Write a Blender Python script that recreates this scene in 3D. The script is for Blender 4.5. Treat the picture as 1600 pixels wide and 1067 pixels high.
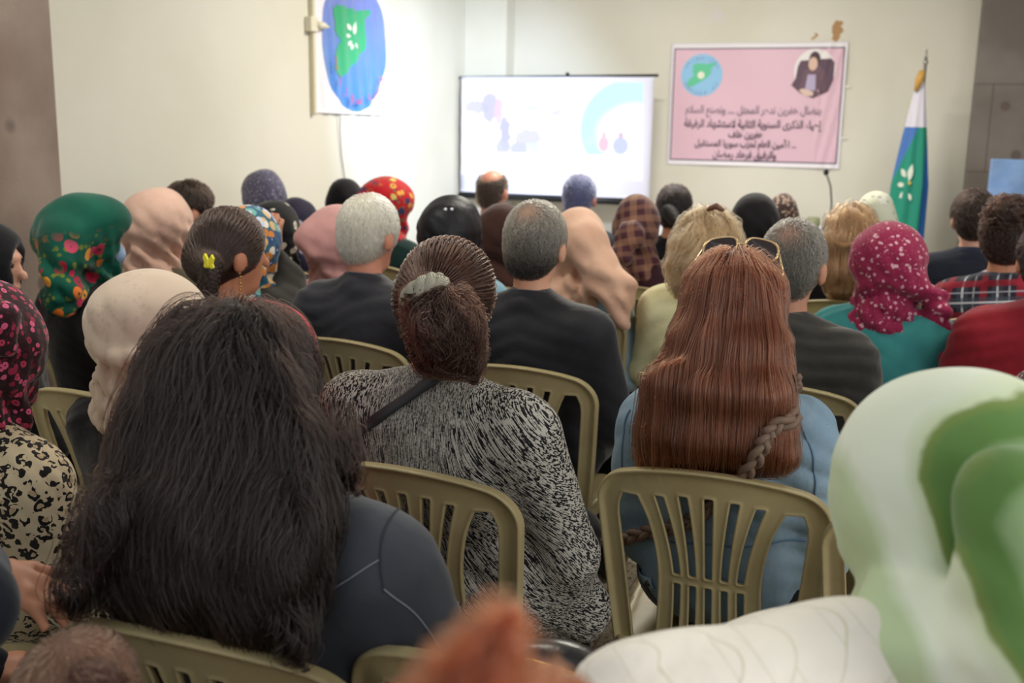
import bpy, math, random
import numpy as np
from mathutils import Matrix, Vector

SC = bpy.context.scene
COL = SC.collection
for _o in list(bpy.data.objects):
    bpy.data.objects.remove(_o, do_unlink=True)
random.seed(3)

# ---------------------------------------------------------------- camera
# World axes follow the room: +Y runs to the front wall, the camera is turned 20 degrees to the left of it.
FPX, CAM_H = 1660.0, 1.5
PITCH, ROLL, YAW = math.radians(11.4), math.radians(1.0), math.radians(20.0)
_M = Matrix.Rotation(YAW, 4, 'Z') @ Matrix.Rotation(math.pi / 2 - PITCH, 4, 'X') @ Matrix.Rotation(ROLL, 4, 'Z')
cam_d = bpy.data.cameras.new('camera')
cam = bpy.data.objects.new('camera', cam_d)
COL.objects.link(cam)
cam.matrix_world = Matrix.Translation((0, 0, CAM_H)) @ _M
cam_d.sensor_width = 36.0
cam_d.lens = 36.0 * FPX / 1600.0
cam_d.clip_start = 0.02
cam_d.dof.use_dof = True
cam_d.dof.focus_distance = 2.1
cam_d.dof.aperture_fstop = 4.2
SC.camera = cam
RC = np.array(_M.to_3x3())
CC = np.array([0, 0, CAM_H])

def at(px, py, d):
    """World point seen at a photograph pixel at a given depth in metres."""
    return CC + RC @ np.array([(px - 800) / FPX * d, -(py - 533.5) / FPX * d, -d])

# ---------------------------------------------------------------- world, lamps, exposure
SC.view_settings.view_transform = 'Standard'
SC.view_settings.look = 'None'
SC.view_settings.gamma = 1.0
SC.view_settings.use_curve_mapping = False
SC.view_settings.exposure = 0.18
world = bpy.data.worlds.new('daylight')
SC.world = world
world.use_nodes = True
world.node_tree.nodes['Background'].inputs[0].default_value = (0.93, 0.97, 1.0, 1)
world.node_tree.nodes['Background'].inputs[1].default_value = 0.62

def area(name, loc, rot, sx, sy, power, color):
    l = bpy.data.lights.new(name, 'AREA')
    l.shape = 'RECTANGLE'; l.size = sx; l.size_y = sy; l.energy = power; l.color = color
    o = bpy.data.objects.new(name, l); COL.objects.link(o)
    o.location = loc; o.rotation_euler = rot
    return o
area('window_daylight', (3.6, 0.2, 2.1), (0, math.radians(78), 0), 1.6, 2.6, 75, (1.0, 0.98, 0.94))
for _i, (_x, _y, _e) in enumerate(((-1.4, 6.2, 105), (0.9, 3.9, 26), (-1.9, 2.6, 26))):
    area('ceiling_lamp_light', (_x, _y, 3.12), (0, 0, 0), 1.2, 0.25, _e, (1.0, 0.95, 0.84))

# the projector's beam: lights the screen and spills on the end of the left wall
_s = bpy.data.lights.new('projector_beam', 'SPOT'); _s.energy = 560; _s.color = (0.62, 0.78, 1.0); _s.spot_size = math.radians(54); _s.spot_blend = 0.85; _s.shadow_soft_size = 0.05
_so = bpy.data.objects.new('projector_beam', _s); COL.objects.link(_so); _so.location = (-1.3, 5.2, 2.55)
_so.rotation_euler = (Vector((-3.5, 8.0, 1.3)) - Vector(_so.location)).to_track_quat('-Z', 'Y').to_euler()

# ---------------------------------------------------------------- materials
def srgb(h):
    h = h.lstrip('#')
    out = []
    for i in (0, 2, 4):
        c = int(h[i:i + 2], 16) / 255
        out.append(c / 12.92 if c <= 0.04045 else ((c + 0.055) / 1.055) ** 2.4)
    return (*out, 1)

class NT:
    """Tiny node builder; sockets are passed around as values."""
    def __init__(self, name, rough=0.85, spec=0.25):
        self.m = bpy.data.materials.new(name); self.m.use_nodes = True
        self.t = self.m.node_tree; self.bsdf = self.t.nodes['Principled BSDF']
        self.bsdf.inputs['Roughness'].default_value = rough
        self.bsdf.inputs['Specular IOR Level'].default_value = spec
        self._c = None
    def n(self, kind, **kw):
        nd = self.t.nodes.new(kind)
        for k, v in kw.items(): setattr(nd, k, v)
        return nd
    def put(self, sock, v):
        if isinstance(v, bpy.types.NodeSocket): self.t.links.new(v, sock)
        elif v is not None:
            if isinstance(v, str): v = srgb(v)
            sock.default_value = v
    def co(self):
        if self._c is None: self._c = self.n('ShaderNodeTexCoord').outputs['Object']
        return self._c
    def mapping(self, v=None, scale=(1, 1, 1), rot=(0, 0, 0), loc=(0, 0, 0)):
        m = self.n('ShaderNodeMapping')
        self.put(m.inputs[0], v if v is not None else self.co())
        m.inputs['Scale'].default_value = scale; m.inputs['Rotation'].default_value = rot; m.inputs['Location'].default_value = loc
        return m.outputs[0]
    def noise(self, scale, detail=3, v=None, dist=0.0, rough=0.5, color=False):
        m = self.n('ShaderNodeTexNoise'); self.put(m.inputs['Vector'], v if v is not None else self.co())
        m.inputs['Scale'].default_value = scale; m.inputs['Detail'].default_value = detail
        m.inputs['Distortion'].default_value = dist; m.inputs['Roughness'].default_value = rough
        return m.outputs['Color' if color else 'Fac']
    def voro(self, scale, v=None, feature='F1', out='Distance', rnd=1.0):
        m = self.n('ShaderNodeTexVoronoi', feature=feature); self.put(m.inputs['Vector'], v if v is not None else self.co())
        m.inputs['Scale'].default_value = scale; m.inputs['Randomness'].default_value = rnd
        return m.outputs[out]
    def wave(self, scale, v=None, dist=0.0, detail=2, dscale=1.0, direction='X'):
        m = self.n('ShaderNodeTexWave', bands_direction=direction); self.put(m.inputs['Vector'], v if v is not None else self.co())
        m.inputs['Scale'].default_value = scale; m.inputs['Distortion'].default_value = dist
        m.inputs['Detail'].default_value = detail; m.inputs['Detail Scale'].default_value = dscale
        return m.outputs['Fac']
    def math(self, op, a, b=None, c=None):
        m = self.n('ShaderNodeMath', operation=op)
        self.put(m.inputs[0], a)
        if b is not None: self.put(m.inputs[1], b)
        if c is not None: self.put(m.inputs[2], c)
        return m.outputs[0]
    def sep(self, v=None):
        m = self.n('ShaderNodeSeparateXYZ'); self.put(m.inputs[0], v if v is not None else self.co()); return m.outputs
    def comb(self, x, y, z):
        m = self.n('ShaderNodeCombineXYZ')
        for i, q in enumerate((x, y, z)): self.put(m.inputs[i], q)
        return m.outputs[0]
    def mix(self, f, a, b):
        m = self.n('ShaderNodeMix', data_type='RGBA')
        self.put(m.inputs[0], f); self.put(m.inputs[6], a); self.put(m.inputs[7], b)
        return m.outputs[2]
    def ramp(self, f, stops, interp='LINEAR'):
        m = self.n('ShaderNodeValToRGB'); r = m.color_ramp; r.interpolation = interp
        while len(r.elements) < len(stops): r.elements.new(0.5)
        for e, (p, c) in zip(r.elements, stops):
            e.position = p; e.color = srgb(c) if isinstance(c, str) else c
        self.put(m.inputs[0], f)
        return m.outputs[0]
    def step(self, v, a, b):
        m = self.n('ShaderNodeMapRange', interpolation_type='SMOOTHSTEP')
        self.put(m.inputs[0], v); m.inputs[1].default_value = a; m.inputs[2].default_value = b
        return m.outputs[0]
    def dist(self, v, c):
        m = self.n('ShaderNodeVectorMath', operation='DISTANCE'); self.put(m.inputs[0], v); self.put(m.inputs[1], c)
        return m.outputs['Value']
    def bump(self, h, strength=0.3, d=0.002, prev=None):
        m = self.n('ShaderNodeBump'); m.inputs['Strength'].default_value = strength; m.inputs['Distance'].default_value = d
        self.put(m.inputs['Height'], h)
        if prev is not None: self.put(m.inputs['Normal'], prev)
        self.t.links.new(m.outputs[0], self.bsdf.inputs['Normal'])
        return m.outputs[0]
    def out(self, c):
        self.put(self.bsdf.inputs['Base Color'], c); return self.m
    def sheen(self, w=0.3):
        self.bsdf.inputs['Sheen Weight'].default_value = w; self.bsdf.inputs['Sheen Roughness'].default_value = 0.4

_cache = {}
def plain(name, c, rough=0.6, spec=0.4, metal=0.0, var=0.0):
    if name in _cache: return _cache[name]
    m = NT(name, rough, spec); m.bsdf.inputs['Metallic'].default_value = metal
    col = c
    if var:
        f = m.noise(9, 4)
        rgb = srgb(c)
        col = m.mix(f, tuple(x * (1 - var) for x in rgb[:3]) + (1,), tuple(min(1, x * (1 + var)) for x in rgb[:3]) + (1,))
    _cache[name] = m.out(col)
    return _cache[name]

def fabric(name, c, c2=None, rough=0.85, weave=900, mott=7, sheen=0.25, bump=0.25):
    """Plain woven cloth with slight mottling and a fine weave."""
    if name in _cache: return _cache[name]
    m = NT(name, rough, 0.2)
    rgb = srgb(c)
    c2 = srgb(c2) if c2 else tuple(x * 0.78 for x in rgb[:3]) + (1,)
    col = m.mix(m.step(m.noise(mott, 4), 0.3, 0.7), rgb, c2)
    m.sheen(sheen)
    b1 = m.bump(m.noise(28, 4), 0.35, 0.006)
    m.bump(m.noise(weave, 1), bump, 0.0006, b1)
    _cache[name] = m.out(col)
    return _cache[name]

# ---------------------------------------------------------------- object helpers
def link(name, data, parent=None, loc=(0, 0, 0), rot=(0, 0, 0), mat=None):
    o = bpy.data.objects.new(name, data); COL.objects.link(o)
    if parent is not None: o.parent = parent
    o.location = loc; o.rotation_euler = rot
    if mat is not None and data is not None:
        data.materials.clear(); data.materials.append(mat)
    return o

def tag(o, label=None, cat=None, group=None, kind=None):
    if label: o['label'] = label
    if cat: o['category'] = cat
    if group: o['group'] = group
    if kind: o['kind'] = kind
    return o

def to_mesh(name, V, Fq, smooth=True):
    V = np.asarray(V, dtype=np.float32); Fq = np.asarray(Fq, dtype=np.int32)
    me = bpy.data.meshes.new(name); k = Fq.shape[1] if len(Fq) else 4
    me.vertices.add(len(V)); me.vertices.foreach_set('co', V.ravel())
    me.loops.add(Fq.size); me.loops.foreach_set('vertex_index', Fq.ravel())
    me.polygons.add(len(Fq))
    me.polygons.foreach_set('loop_start', np.arange(0, Fq.size, k, dtype=np.int32))
    me.polygons.foreach_set('loop_total', np.full(len(Fq), k, dtype=np.int32))
    if smooth: me.polygons.foreach_set('use_smooth', np.ones(len(Fq), dtype=bool))
    me.update(calc_edges=True)
    return me

class MB:
    """Collects simple shapes into one mesh."""
    def __init__(self): self.v = []; self.f = []
    def box(self, c, s, rz=0.0):
        x, y, z = s[0] / 2, s[1] / 2, s[2] / 2; b = len(self.v)
        ca, sa = math.cos(rz), math.sin(rz)
        for dx, dy, dz in ((-x, -y, -z), (x, -y, -z), (x, y, -z), (-x, y, -z), (-x, -y, z), (x, -y, z), (x, y, z), (-x, y, z)):
            self.v.append((c[0] + dx * ca - dy * sa, c[1] + dx * sa + dy * ca, c[2] + dz))
        for q in ((0, 3, 2, 1), (4, 5, 6, 7), (0, 1, 5, 4), (1, 2, 6, 5), (2, 3, 7, 6), (3, 0, 4, 7)):
            self.f.append(tuple(b + i for i in q))
        return self
    def tube(self, pts, r, n=8, flat=1.0):
        pts = [Vector(p) for p in pts]; b = len(self.v); rs = r if hasattr(r, '__len__') else [r] * len(pts)
        up = Vector((0, 0, 1))
        for i, p in enumerate(pts):
            t = (pts[min(i + 1, len(pts) - 1)] - pts[max(i - 1, 0)]).normalized()
            a = t.cross(up)
            if a.length < 1e-3: a = t.cross(Vector((1, 0, 0)))
            a.normalize(); c = a.cross(t).normalized()
            for k in range(n):
                th = 2 * math.pi * k / n
                self.v.append(tuple(p + a * math.cos(th) * rs[i] + c * math.sin(th) * rs[i] * flat))
        for i in range(len(pts) - 1):
            for k in range(n):
                k2 = (k + 1) % n
                self.f.append((b + i * n + k, b + i * n + k2, b + (i + 1) * n + k2, b + (i + 1) * n + k))
        self.f.append(tuple(b + k for k in range(n))[::-1]); e = b + (len(pts) - 1) * n
        self.f.append(tuple(e + k for k in range(n)))
        return self
    def prism(self, poly, y0, y1, axis='y'):
        """Outline in two axes pushed through the third."""
        b = len(self.v); n = len(poly)
        for y in (y0, y1):
            for (u, w) in poly:
                self.v.append((u, y, w) if axis == 'y' else (y, u, w) if axis == 'x' else (u, w, y))
        self.f.append(tuple(b + i for i in range(n))); self.f.append(tuple(b + n + i for i in range(n))[::-1])
        for i in range(n):
            j = (i + 1) % n; self.f.append((b + i, b + n + i, b + n + j, b + j))
        return self
    def sphere(self, c, r, n=12, m=8):
        b = len(self.v); r = r if hasattr(r, '__len__') else (r, r, r)
        for i in range(m + 1):
            th = math.pi * i / m
            for k in range(n):
                ph = 2 * math.pi * k / n
                self.v.append((c[0] + r[0] * math.sin(th) * math.cos(ph), c[1] + r[1] * math.sin(th) * math.sin(ph), c[2] + r[2] * math.cos(th)))
        for i in range(m):
            for k in range(n):
                k2 = (k + 1) % n; self.f.append((b + i * n + k, b + (i + 1) * n + k, b + (i + 1) * n + k2, b + i * n + k2))
        return self
    def build(self, name, mat, parent=None, smooth=False, bevel=0.0):
        me = bpy.data.meshes.new(name); me.from_pydata(self.v, [], self.f); me.update()
        import bmesh
        bm = bmesh.new(); bm.from_mesh(me); bmesh.ops.recalc_face_normals(bm, faces=bm.faces)
        if bevel:
            bmesh.ops.bevel(bm, geom=list(bm.edges), offset=bevel, segments=2, affect='EDGES', profile=0.6)
        bm.to_mesh(me); bm.free()
        if smooth: me.polygons.foreach_set('use_smooth', [True] * len(me.polygons))
        return link(name, me, parent, mat=mat)

# ---------------------------------------------------------------- implicit surfaces
class Prim:
    """Ellipsoid ('e': centre, radii) or tapered capsule ('c': a, b, ra, rb), optionally stretched and in a turned frame."""
    def __init__(self, kind, *a, fr=None, sc=None):
        self.kind = kind; self.a = [np.asarray(x, dtype=np.float64) for x in a]; self.fr = fr; self.sc = sc
    def bbox(self, pad):
        if self.kind == 'e': lo, hi = self.a[0] - self.a[1], self.a[0] + self.a[1]
        else:
            p, q, r, s = self.a; m = 1.0 / np.minimum(1.0, self.sc) if self.sc is not None else 1.0
            rr = max(float(r), float(s)) * (np.asarray(self.sc) if self.sc is not None else np.ones(3))
            lo, hi = np.minimum(p, q) - rr, np.maximum(p, q) + rr
        if self.fr is not None:
            Rm, t = self.fr
            cs = np.array([[x, y, z] for x in (lo[0], hi[0]) for y in (lo[1], hi[1]) for z in (lo[2], hi[2])])
            cs = cs @ Rm.T + t; lo, hi = cs.min(0), cs.max(0)
        return lo - pad, hi + pad
    def d(self, P):
        if self.fr is not None: P = (P - self.fr[1]) @ self.fr[0]
        if self.kind == 'e':
            c, r = self.a; Q = P - c; k0 = np.sqrt(((Q / r) ** 2).sum(-1)); k1 = np.sqrt(((Q / (r * r)) ** 2).sum(-1))
            return np.where(k1 > 1e-9, k0 * (k0 - 1) / np.maximum(k1, 1e-9), -r.min())
        a, b, ra, rb = self.a
        if self.sc is not None:
            s = np.asarray(self.sc); mid = (a + b) / 2
            P = (P - mid) / s; a = (a - mid) / s; b = (b - mid) / s
        ba = b - a; l2 = (ba * ba).sum()
        h = np.clip(((P - a) @ ba) / max(l2, 1e-9), 0, 1)
        q = P - a - h[..., None] * ba
        l = np.sqrt((q * q).sum(-1)); d = l - (ra + (rb - ra) * h)
        if self.sc is not None:       # back to metres along the surface normal
            n = q / np.maximum(l, 1e-9)[..., None] / s; d = d / np.maximum(np.sqrt((n * n).sum(-1)), 1e-6)
        return d

def E(c, r, fr=None): return Prim('e', c, r, fr=fr)
def Cn(a, b, ra, rb, fr=None, sc=None): return Prim('c', a, b, ra, rb, fr=fr, sc=sc)

def smin(a, b, k):
    h = np.maximum(k - np.abs(a - b), 0) / k
    return np.minimum(a, b) - h * h * k * 0.25

class Field:
    def __init__(self): self.ops = []; self.disp = None; self.inset = 0.0
    def u(self, k, *ps):
        for p in ps: self.ops.append(('u', p, k))
        return self
    def s(self, k, *ps):
        for p in ps: self.ops.append(('s', p, k))
        return self
    def eval(self, P):
        D = np.full(P.shape[:-1], 0.3)
        for op, p, k in self.ops:
            q = p.d(P)
            D = smin(D, q, k) if op == 'u' else -smin(-D, q, k)
        if self.disp is not None: D = D + self.disp(P)
        return D + self.inset
    def grad(self, P, e=0.002):
        d0 = self.eval(P)
        g = np.stack([self.eval(P + np.eye(3)[i] * e) - d0 for i in range(3)], -1)
        return d0, g / np.maximum(np.linalg.norm(g, axis=-1, keepdims=True), 1e-9)
    def grid(self, h):
        los, his = zip(*[p.bbox(0.012 + h) for op, p, k in self.ops if op == 'u'])
        lo, hi = np.min(los, 0), np.max(his, 0)
        n = np.ceil((hi - lo) / h).astype(int) + 2
        ax = [lo[i] + h * np.arange(n[i]) for i in range(3)]
        D = np.full(n, 0.3, dtype=np.float64)
        for op, p, k in self.ops:
            a, b = p.bbox(k + 0.01 + (0.03 if op == 'u' else 0))
            i0 = np.clip(((a - lo) / h).astype(int), 0, n); i1 = np.clip(((b - lo) / h).astype(int) + 2, 0, n)
            if (i1 <= i0).any(): continue
            sl = tuple(slice(i0[i], i1[i]) for i in range(3))
            P = np.stack(np.meshgrid(*[ax[i][sl[i]] for i in range(3)], indexing='ij'), -1)
            q = p.d(P); D[sl] = smin(D[sl], q, k) if op == 'u' else -smin(-D[sl], q, k)
        if self.disp is not None:
            m = np.abs(D) < 0.05
            ii = np.argwhere(m); P = lo + ii * h
            D[m] += self.disp(P)
        return D + self.inset, lo
    def mesh(self, name, h):
        D, lo = self.grid(h)
        V, Q = surface_nets(D)
        return to_mesh(name, lo + V * h, Q)

def surface_nets(D):
    s = D < 0
    n = np.array(D.shape)
    cor = [(i, j, k) for i in (0, 1) for j in (0, 1) for k in (0, 1)]
    def sub(A, c): return A[c[0]:n[0] - 1 + c[0], c[1]:n[1] - 1 + c[1], c[2]:n[2] - 1 + c[2]]
    cnt = sum(sub(s, c).astype(np.int8) for c in cor)
    act = (cnt > 0) & (cnt < 8)
    idx = np.argwhere(act); N = len(idx)
    vid = np.full(act.shape, -1, dtype=np.int64); vid[act] = np.arange(N)
    acc = np.zeros((N, 3)); w = np.zeros(N)
    vals = {c: D[idx[:, 0] + c[0], idx[:, 1] + c[1], idx[:, 2] + c[2]] for c in cor}
    for c in cor:
        for a in range(3):
            if c[a] == 1: continue
            c2 = list(c); c2[a] = 1; c2 = tuple(c2)
            v1, v2 = vals[c], vals[c2]; m = (v1 < 0) != (v2 < 0)
            t = v1[m] / (v1[m] - v2[m])
            p = np.tile(np.array(c, float), (m.sum(), 1)); p[:, a] += t
            acc[m] += p; w[m] += 1
    V = idx + acc / w[:, None]
    Q = []
    for a in range(3):
        b, c = (a + 1) % 3, (a + 2) % 3
        sl1 = [slice(None)] * 3; sl2 = [slice(None)] * 3
        sl1[a] = slice(0, n[a] - 1); sl2[a] = slice(1, n[a])
        for q in (b, c): sl1[q] = slice(1, n[q] - 1); sl2[q] = slice(1, n[q] - 1)
        A, B = s[tuple(sl1)], s[tuple(sl2)]
        ch = np.argwhere(A != B)
        if not len(ch): continue
        inside_first = A[ch[:, 0], ch[:, 1], ch[:, 2]]
        g = ch.copy(); g[:, b] += 1; g[:, c] += 1
        def cell(db, dc):
            q = g.copy(); q[:, b] -= db; q[:, c] -= dc
            return vid[q[:, 0], q[:, 1], q[:, 2]]
        quad = np.stack([cell(1, 1), cell(0, 1), cell(0, 0), cell(1, 0)], 1)
        quad[~inside_first] = quad[~inside_first][:, ::-1]
        Q.append(quad)
    return V, np.concatenate(Q)

def fn(P, freq, seed, n=5):
    """Smooth pseudo noise in about -1..1; freq may be a 3-vector."""
    r = np.random.RandomState(seed); out = 0
    for i in range(n):
        k = r.normal(size=3); k = k / np.linalg.norm(k) * freq * r.uniform(0.6, 1.5)
        out = out + np.sin(P @ k + r.uniform(0, 6.28))
    return out / math.sqrt(n) * 0.8

# ---------------------------------------------------------------- hair strands
def hair_mat(name, c, tip=None, rough=0.32, var=0.35, low=None, z0=0.0, z1=1.0):
    if name in _cache: return _cache[name]
    m = NT(name, rough, 0.5)
    info = m.n('ShaderNodeHairInfo')
    rgb = srgb(c); lo = tuple(x * (1 - var) for x in rgb[:3]) + (1,); hi = tuple(min(1, x * (1 + 1.6 * var)) for x in rgb[:3]) + (1,)
    col = m.mix(info.outputs['Random'], lo, hi)
    if low: col = m.mix(m.step(m.sep()[2], z1, z0), col, srgb(low))
    if tip: col = m.mix(m.math('MULTIPLY', info.outputs['Intercept'], 0.8), col, srgb(tip))
    h = m.n('ShaderNodeBsdfHairPrincipled', model='CHIANG'); h.parametrization = 'COLOR'
    k = m.n('ShaderNodeMix', data_type='RGBA', blend_type='MULTIPLY'); k.inputs[0].default_value = 1.0
    m.put(k.inputs[6], col); lum = sum(rgb[:3]) / 3; w_ = min(1, max(0, (lum - 0.05) / 0.3)); k.inputs[7].default_value = tuple(a + (0.95 - a) * w_ for a in (0.34, 0.29, 0.25)) + (1,)
    m.put(h.inputs['Color'], k.outputs[2])
    h.inputs['Roughness'].default_value = rough; h.inputs['Radial Roughness'].default_value = 0.45
    m.t.links.new(h.outputs[0], m.t.nodes['Material Output'].inputs['Surface'])
    _cache[name] = m.m
    return m.m

def scalp_mat(name, c, f=0.55, low=None, z0=0.0, z1=1.0, pink=None):
    if name in _cache: return _cache[name]
    m = NT(name, 0.6, 0.3); rgb = srgb(c)
    lo = tuple(x * f * 0.6 for x in rgb[:3]) + (1,); hi = tuple(x * f for x in rgb[:3]) + (1,)
    s = m.noise(1, 4, m.mapping(scale=(140, 140, 16)))
    m.bump(s, 0.6, 0.004)
    cc = m.mix(s, lo, hi)
    if low: cc = m.mix(m.step(m.sep()[2], z1, z0), cc, srgb(low))
    if pink is not None: cc = m.mix(m.math('MULTIPLY', m.step(m.dist(m.co(), tuple(pink)), 0.065, 0.0), 0.5), cc, 'C08C74')
    _cache[name] = m.out(cc)
    return _cache[name]

def make_strands(name, parent, mat, field, roots, dirfn, steps, step, off=(0.0, 0.008), r=0.0005, wave=(0.0, 60.0), seed=1, lenvar=0.35, tuck=None, frizz=0.0, free=0.0):
    """Strands that run over an implicit surface. dirfn(P, G) gives the wanted direction."""
    rs = np.random.RandomState(seed); N = len(roots); P = roots.copy()
    offs = rs.uniform(off[0], off[1], N)
    offs += free * rs.rand(N) ** 4
    pts = [P.copy()]; clump = fn(P, 55.0, seed + 5)
    ph = clump * 3 + rs.normal(0, 0.5, N); side_prev = None
    for i in range(steps):
        d, G = field.grad(P)
        T = dirfn(P, G); T = T - (T * G).sum(-1, keepdims=True) * G * 0.97
        T = T / np.maximum(np.linalg.norm(T, axis=-1, keepdims=True), 1e-6)
        S = np.cross(T, G)
        a = wave[0] * np.cos(wave[1] * (i * step) + ph)
        T2 = T + S * a[:, None] + rs.normal(0, 1, P.shape) * frizz
        P = P + T2 * step
        d = field.eval(P)
        corr = np.clip(d - offs - 0.25 * a * step, -0.02, 0.02)
        P = P - G * corr[:, None]
        pts.append(P.copy())
    A = np.stack(pts, 1)
    L = np.maximum(2, ((steps + 1) * (1 - lenvar * rs.rand(N) ** 1.5)).astype(int))
    sizes = L.tolist(); cd = bpy.data.hair_curves.new(name); cd.add_curves(sizes)
    mask = np.arange(steps + 1)[None, :] < L[:, None]
    pos = A[mask]
    cd.attributes['position'].data.foreach_set('vector', pos.astype(np.float32).ravel())
    tt = np.broadcast_to(np.arange(steps + 1)[None, :], mask.shape) / np.maximum(L[:, None] - 1, 1)
    rad = (r * (1 - 0.75 * tt ** 2))[mask]
    at_ = cd.attributes.get('radius') or cd.attributes.new('radius', 'FLOAT', 'POINT')
    at_.data.foreach_set('value', rad.astype(np.float32))
    cd.materials.append(mat)
    o = bpy.data.objects.new(name, cd); COL.objects.link(o); o.parent = parent
    return o

def sample_surface(field, lo, hi, n, seed, cond=None):
    rs = np.random.RandomState(seed); out = []; tot = 0
    for _ in range(12):
        P = rs.uniform(lo, hi, (n * 3, 3))
        d, G = field.grad(P); m = np.abs(d) < 0.05; P, G, d = P[m], G[m], d[m]
        for _k in range(3):
            P = P - G * d[:, None]; d, G = field.grad(P)
        ok = (np.abs(d) < 0.004)
        if cond is not None: ok &= cond(P, G)
        out.append(P[ok]); tot += ok.sum()
        if tot >= n: break
    return np.concatenate(out)[:n]

# ---------------------------------------------------------------- the room
XL, YB, CEIL = -3.6, 8.78, 3.2
def wall_mat():
    m = NT('painted_plaster', 0.75, 0.25)
    base = m.mix(m.step(m.noise(0.9, 4), 0.35, 0.7), 'DCD9CE', 'D3D0C2')
    p = m.co()
    # brown chip in the paint above the banner, pale filler marks
    q = m.n('ShaderNodeVectorMath', operation='ADD'); m.put(q.inputs[0], p)
    nz = m.n('ShaderNodeVectorMath', operation='SCALE'); m.put(nz.inputs[0], m.noise(16, 3, color=True)); nz.inputs['Scale'].default_value = 0.12
    m.put(q.inputs[1], nz.outputs[0]); v = q.outputs[0]
    sc = lambda c, s: m.dist(m.mapping(v, scale=(1, 1, s)), (c[0] + 0.06, c[1] + 0.06, (c[2] + 0.06) * s))
    d1 = sc((-0.60, YB, 2.26), 0.55); d2 = sc((-0.57, YB, 2.33), 1.0); d3 = sc((-0.74, YB, 2.215), 1.6)
    chip = m.math('MAXIMUM', m.math('LESS_THAN', d1, 0.045), m.math('MAXIMUM', m.math('LESS_THAN', d2, 0.025), m.math('LESS_THAN', d3, 0.028)))
    base = m.mix(chip, base, 'B08A62')
    f1 = m.step(sc((-1.52, YB, 2.40), 1.0), 0.09, 0.02)
    base = m.mix(m.math('MULTIPLY', f1, 0.5), base, 'DCD2DC')
    m.bump(m.noise(30, 4), 0.12, 0.004)
    return m.out(base)
WALL = wall_mat()

def stone_mat(lines=True, c1='6E6661', c2='7F7874'):
    m = NT('stone_cladding', 0.7, 0.3)
    s = m.step(m.noise(2.2, 5), 0.35, 0.7)
    c = m.mix(s, c1, c2)
    blot = m.step(m.voro(3.3), 0.16, 0.09)
    c = m.mix(m.math('MULTIPLY', blot, 0.75), c, '5C4E4A')
    b = m.n('ShaderNodeTexBrick'); b.offset = 0.5
    x = m.sep(); m.put(b.inputs['Vector'], m.comb(m.math('ADD', x[0], x[1]), x[2], 0.0))
    b.inputs['Scale'].default_value = 1.0; b.inputs['Brick Width'].default_value = 0.42; b.inputs['Row Height'].default_value = 0.62
    b.inputs['Mortar Size'].default_value = 0.004
    if lines: c = m.mix(b.outputs['Fac'], c, '5E524C')
    m.bump(m.noise(60, 5), 0.35, 0.003)
    return m.out(c)
STONE = stone_mat()

def floor_mat():
    m = NT('terrazzo_tiles', 0.35, 0.4)
    c = m.mix(m.step(m.noise(40, 3), 0.4, 0.6), 'B9AD99', 'A39784')
    chips = m.math('LESS_THAN', m.voro(55), 0.33)
    keep = m.math('GREATER_THAN', m.noise(38, 2), 0.5)
    col = m.ramp(m.voro(55, out='Color'), [(0.2, '4B443D'), (0.6, '7E6F5E'), (0.9, 'D4CBBB')], 'CONSTANT')
    c = m.mix(m.math('MULTIPLY', chips, keep), c, col)
    x = m.sep(); s = 0.3
    gx = m.math('LESS_THAN', m.math('ABSOLUTE', m.math('SUBTRACT', m.math('FRACT', m.math('DIVIDE', x[0], s)), 0.5)), 0.008)
    gy = m.math('LESS_THAN', m.math('ABSOLUTE', m.math('SUBTRACT', m.math('FRACT', m.math('DIVIDE', x[1], s)), 0.5)), 0.008)
    return m.out(m.mix(m.math('MAXIMUM', gx, gy), c, '6E655A'))

tag(MB().box((0.2, 4.0, -0.05), (7.8, 11.0, 0.1)).build('floor', floor_mat()), kind='structure')
tag(MB().box((0.2, 5.35, CEIL + 0.05), (7.8, 8.3, 0.1)).build('ceiling', plain('ceiling_paint', 'E4E1D8', 0.9, 0.1)), kind='structure')
tag(MB().box((0.2, YB + 0.1, CEIL / 2), (7.8, 0.2, CEIL)).build('wall_back', WALL), kind='structure')
tag(MB().box((XL - 0.1, 4.0, CEIL / 2), (0.2, 11.0, CEIL)).build('wall_left', WALL), kind='structure')
tag(MB().box((-3.40, 3.0, CEIL / 2), (0.4, 0.88, CEIL)).build('trim_1', stone_mat(False, '7D6C62', '94857A'), bevel=0.008), kind='structure')
tag(MB().box((0.60, YB - 0.14, CEIL / 2), (0.38, 0.28, CEIL)).build('trim_2', STONE, bevel=0.008), kind='structure')
tag(MB().box((-3.41, YB - 0.10, CEIL / 2), (0.38, 0.2, CEIL)).build('trim_3', WALL, bevel=0.006), kind='structure')

# ---------------------------------------------------------------- emblem shapes shared by poster, banner and flag
MAP = [(-.31, .42), (-.27, .39), (-.25, .45), (-.19, .43), (-.14, .46), (-.09, .42), (-.03, .44), (.02, .40), (.10, .43), (.20, .45), (.30, .47), (.28, .38),
       (.22, .34), (.20, .24), (.22, .10), (.20, -.04), (.10, -.16), (-.02, -.28), (-.14, -.40), (-.20, -.44), (-.28, -.40), (-.32, -.33), (-.29, -.25), (-.31, -.18),
       (-.25, -.08), (-.20, .02), (-.25, .08), (-.29, .14), (-.27, .22), (-.31, .32)]
def leaf_poly(cx, cz, a, L, w):
    out = []
    for i in range(12):
        t = i / 6.0; s = math.sin(math.pi * min(t, 2 - t)) * w * (1 if t < 1 else -1); u = (t if t < 1 else 2 - t) * L
        out.append((cx + u * math.cos(a) - s * math.sin(a), cz + u * math.sin(a) + s * math.cos(a)))
    return out
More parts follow.
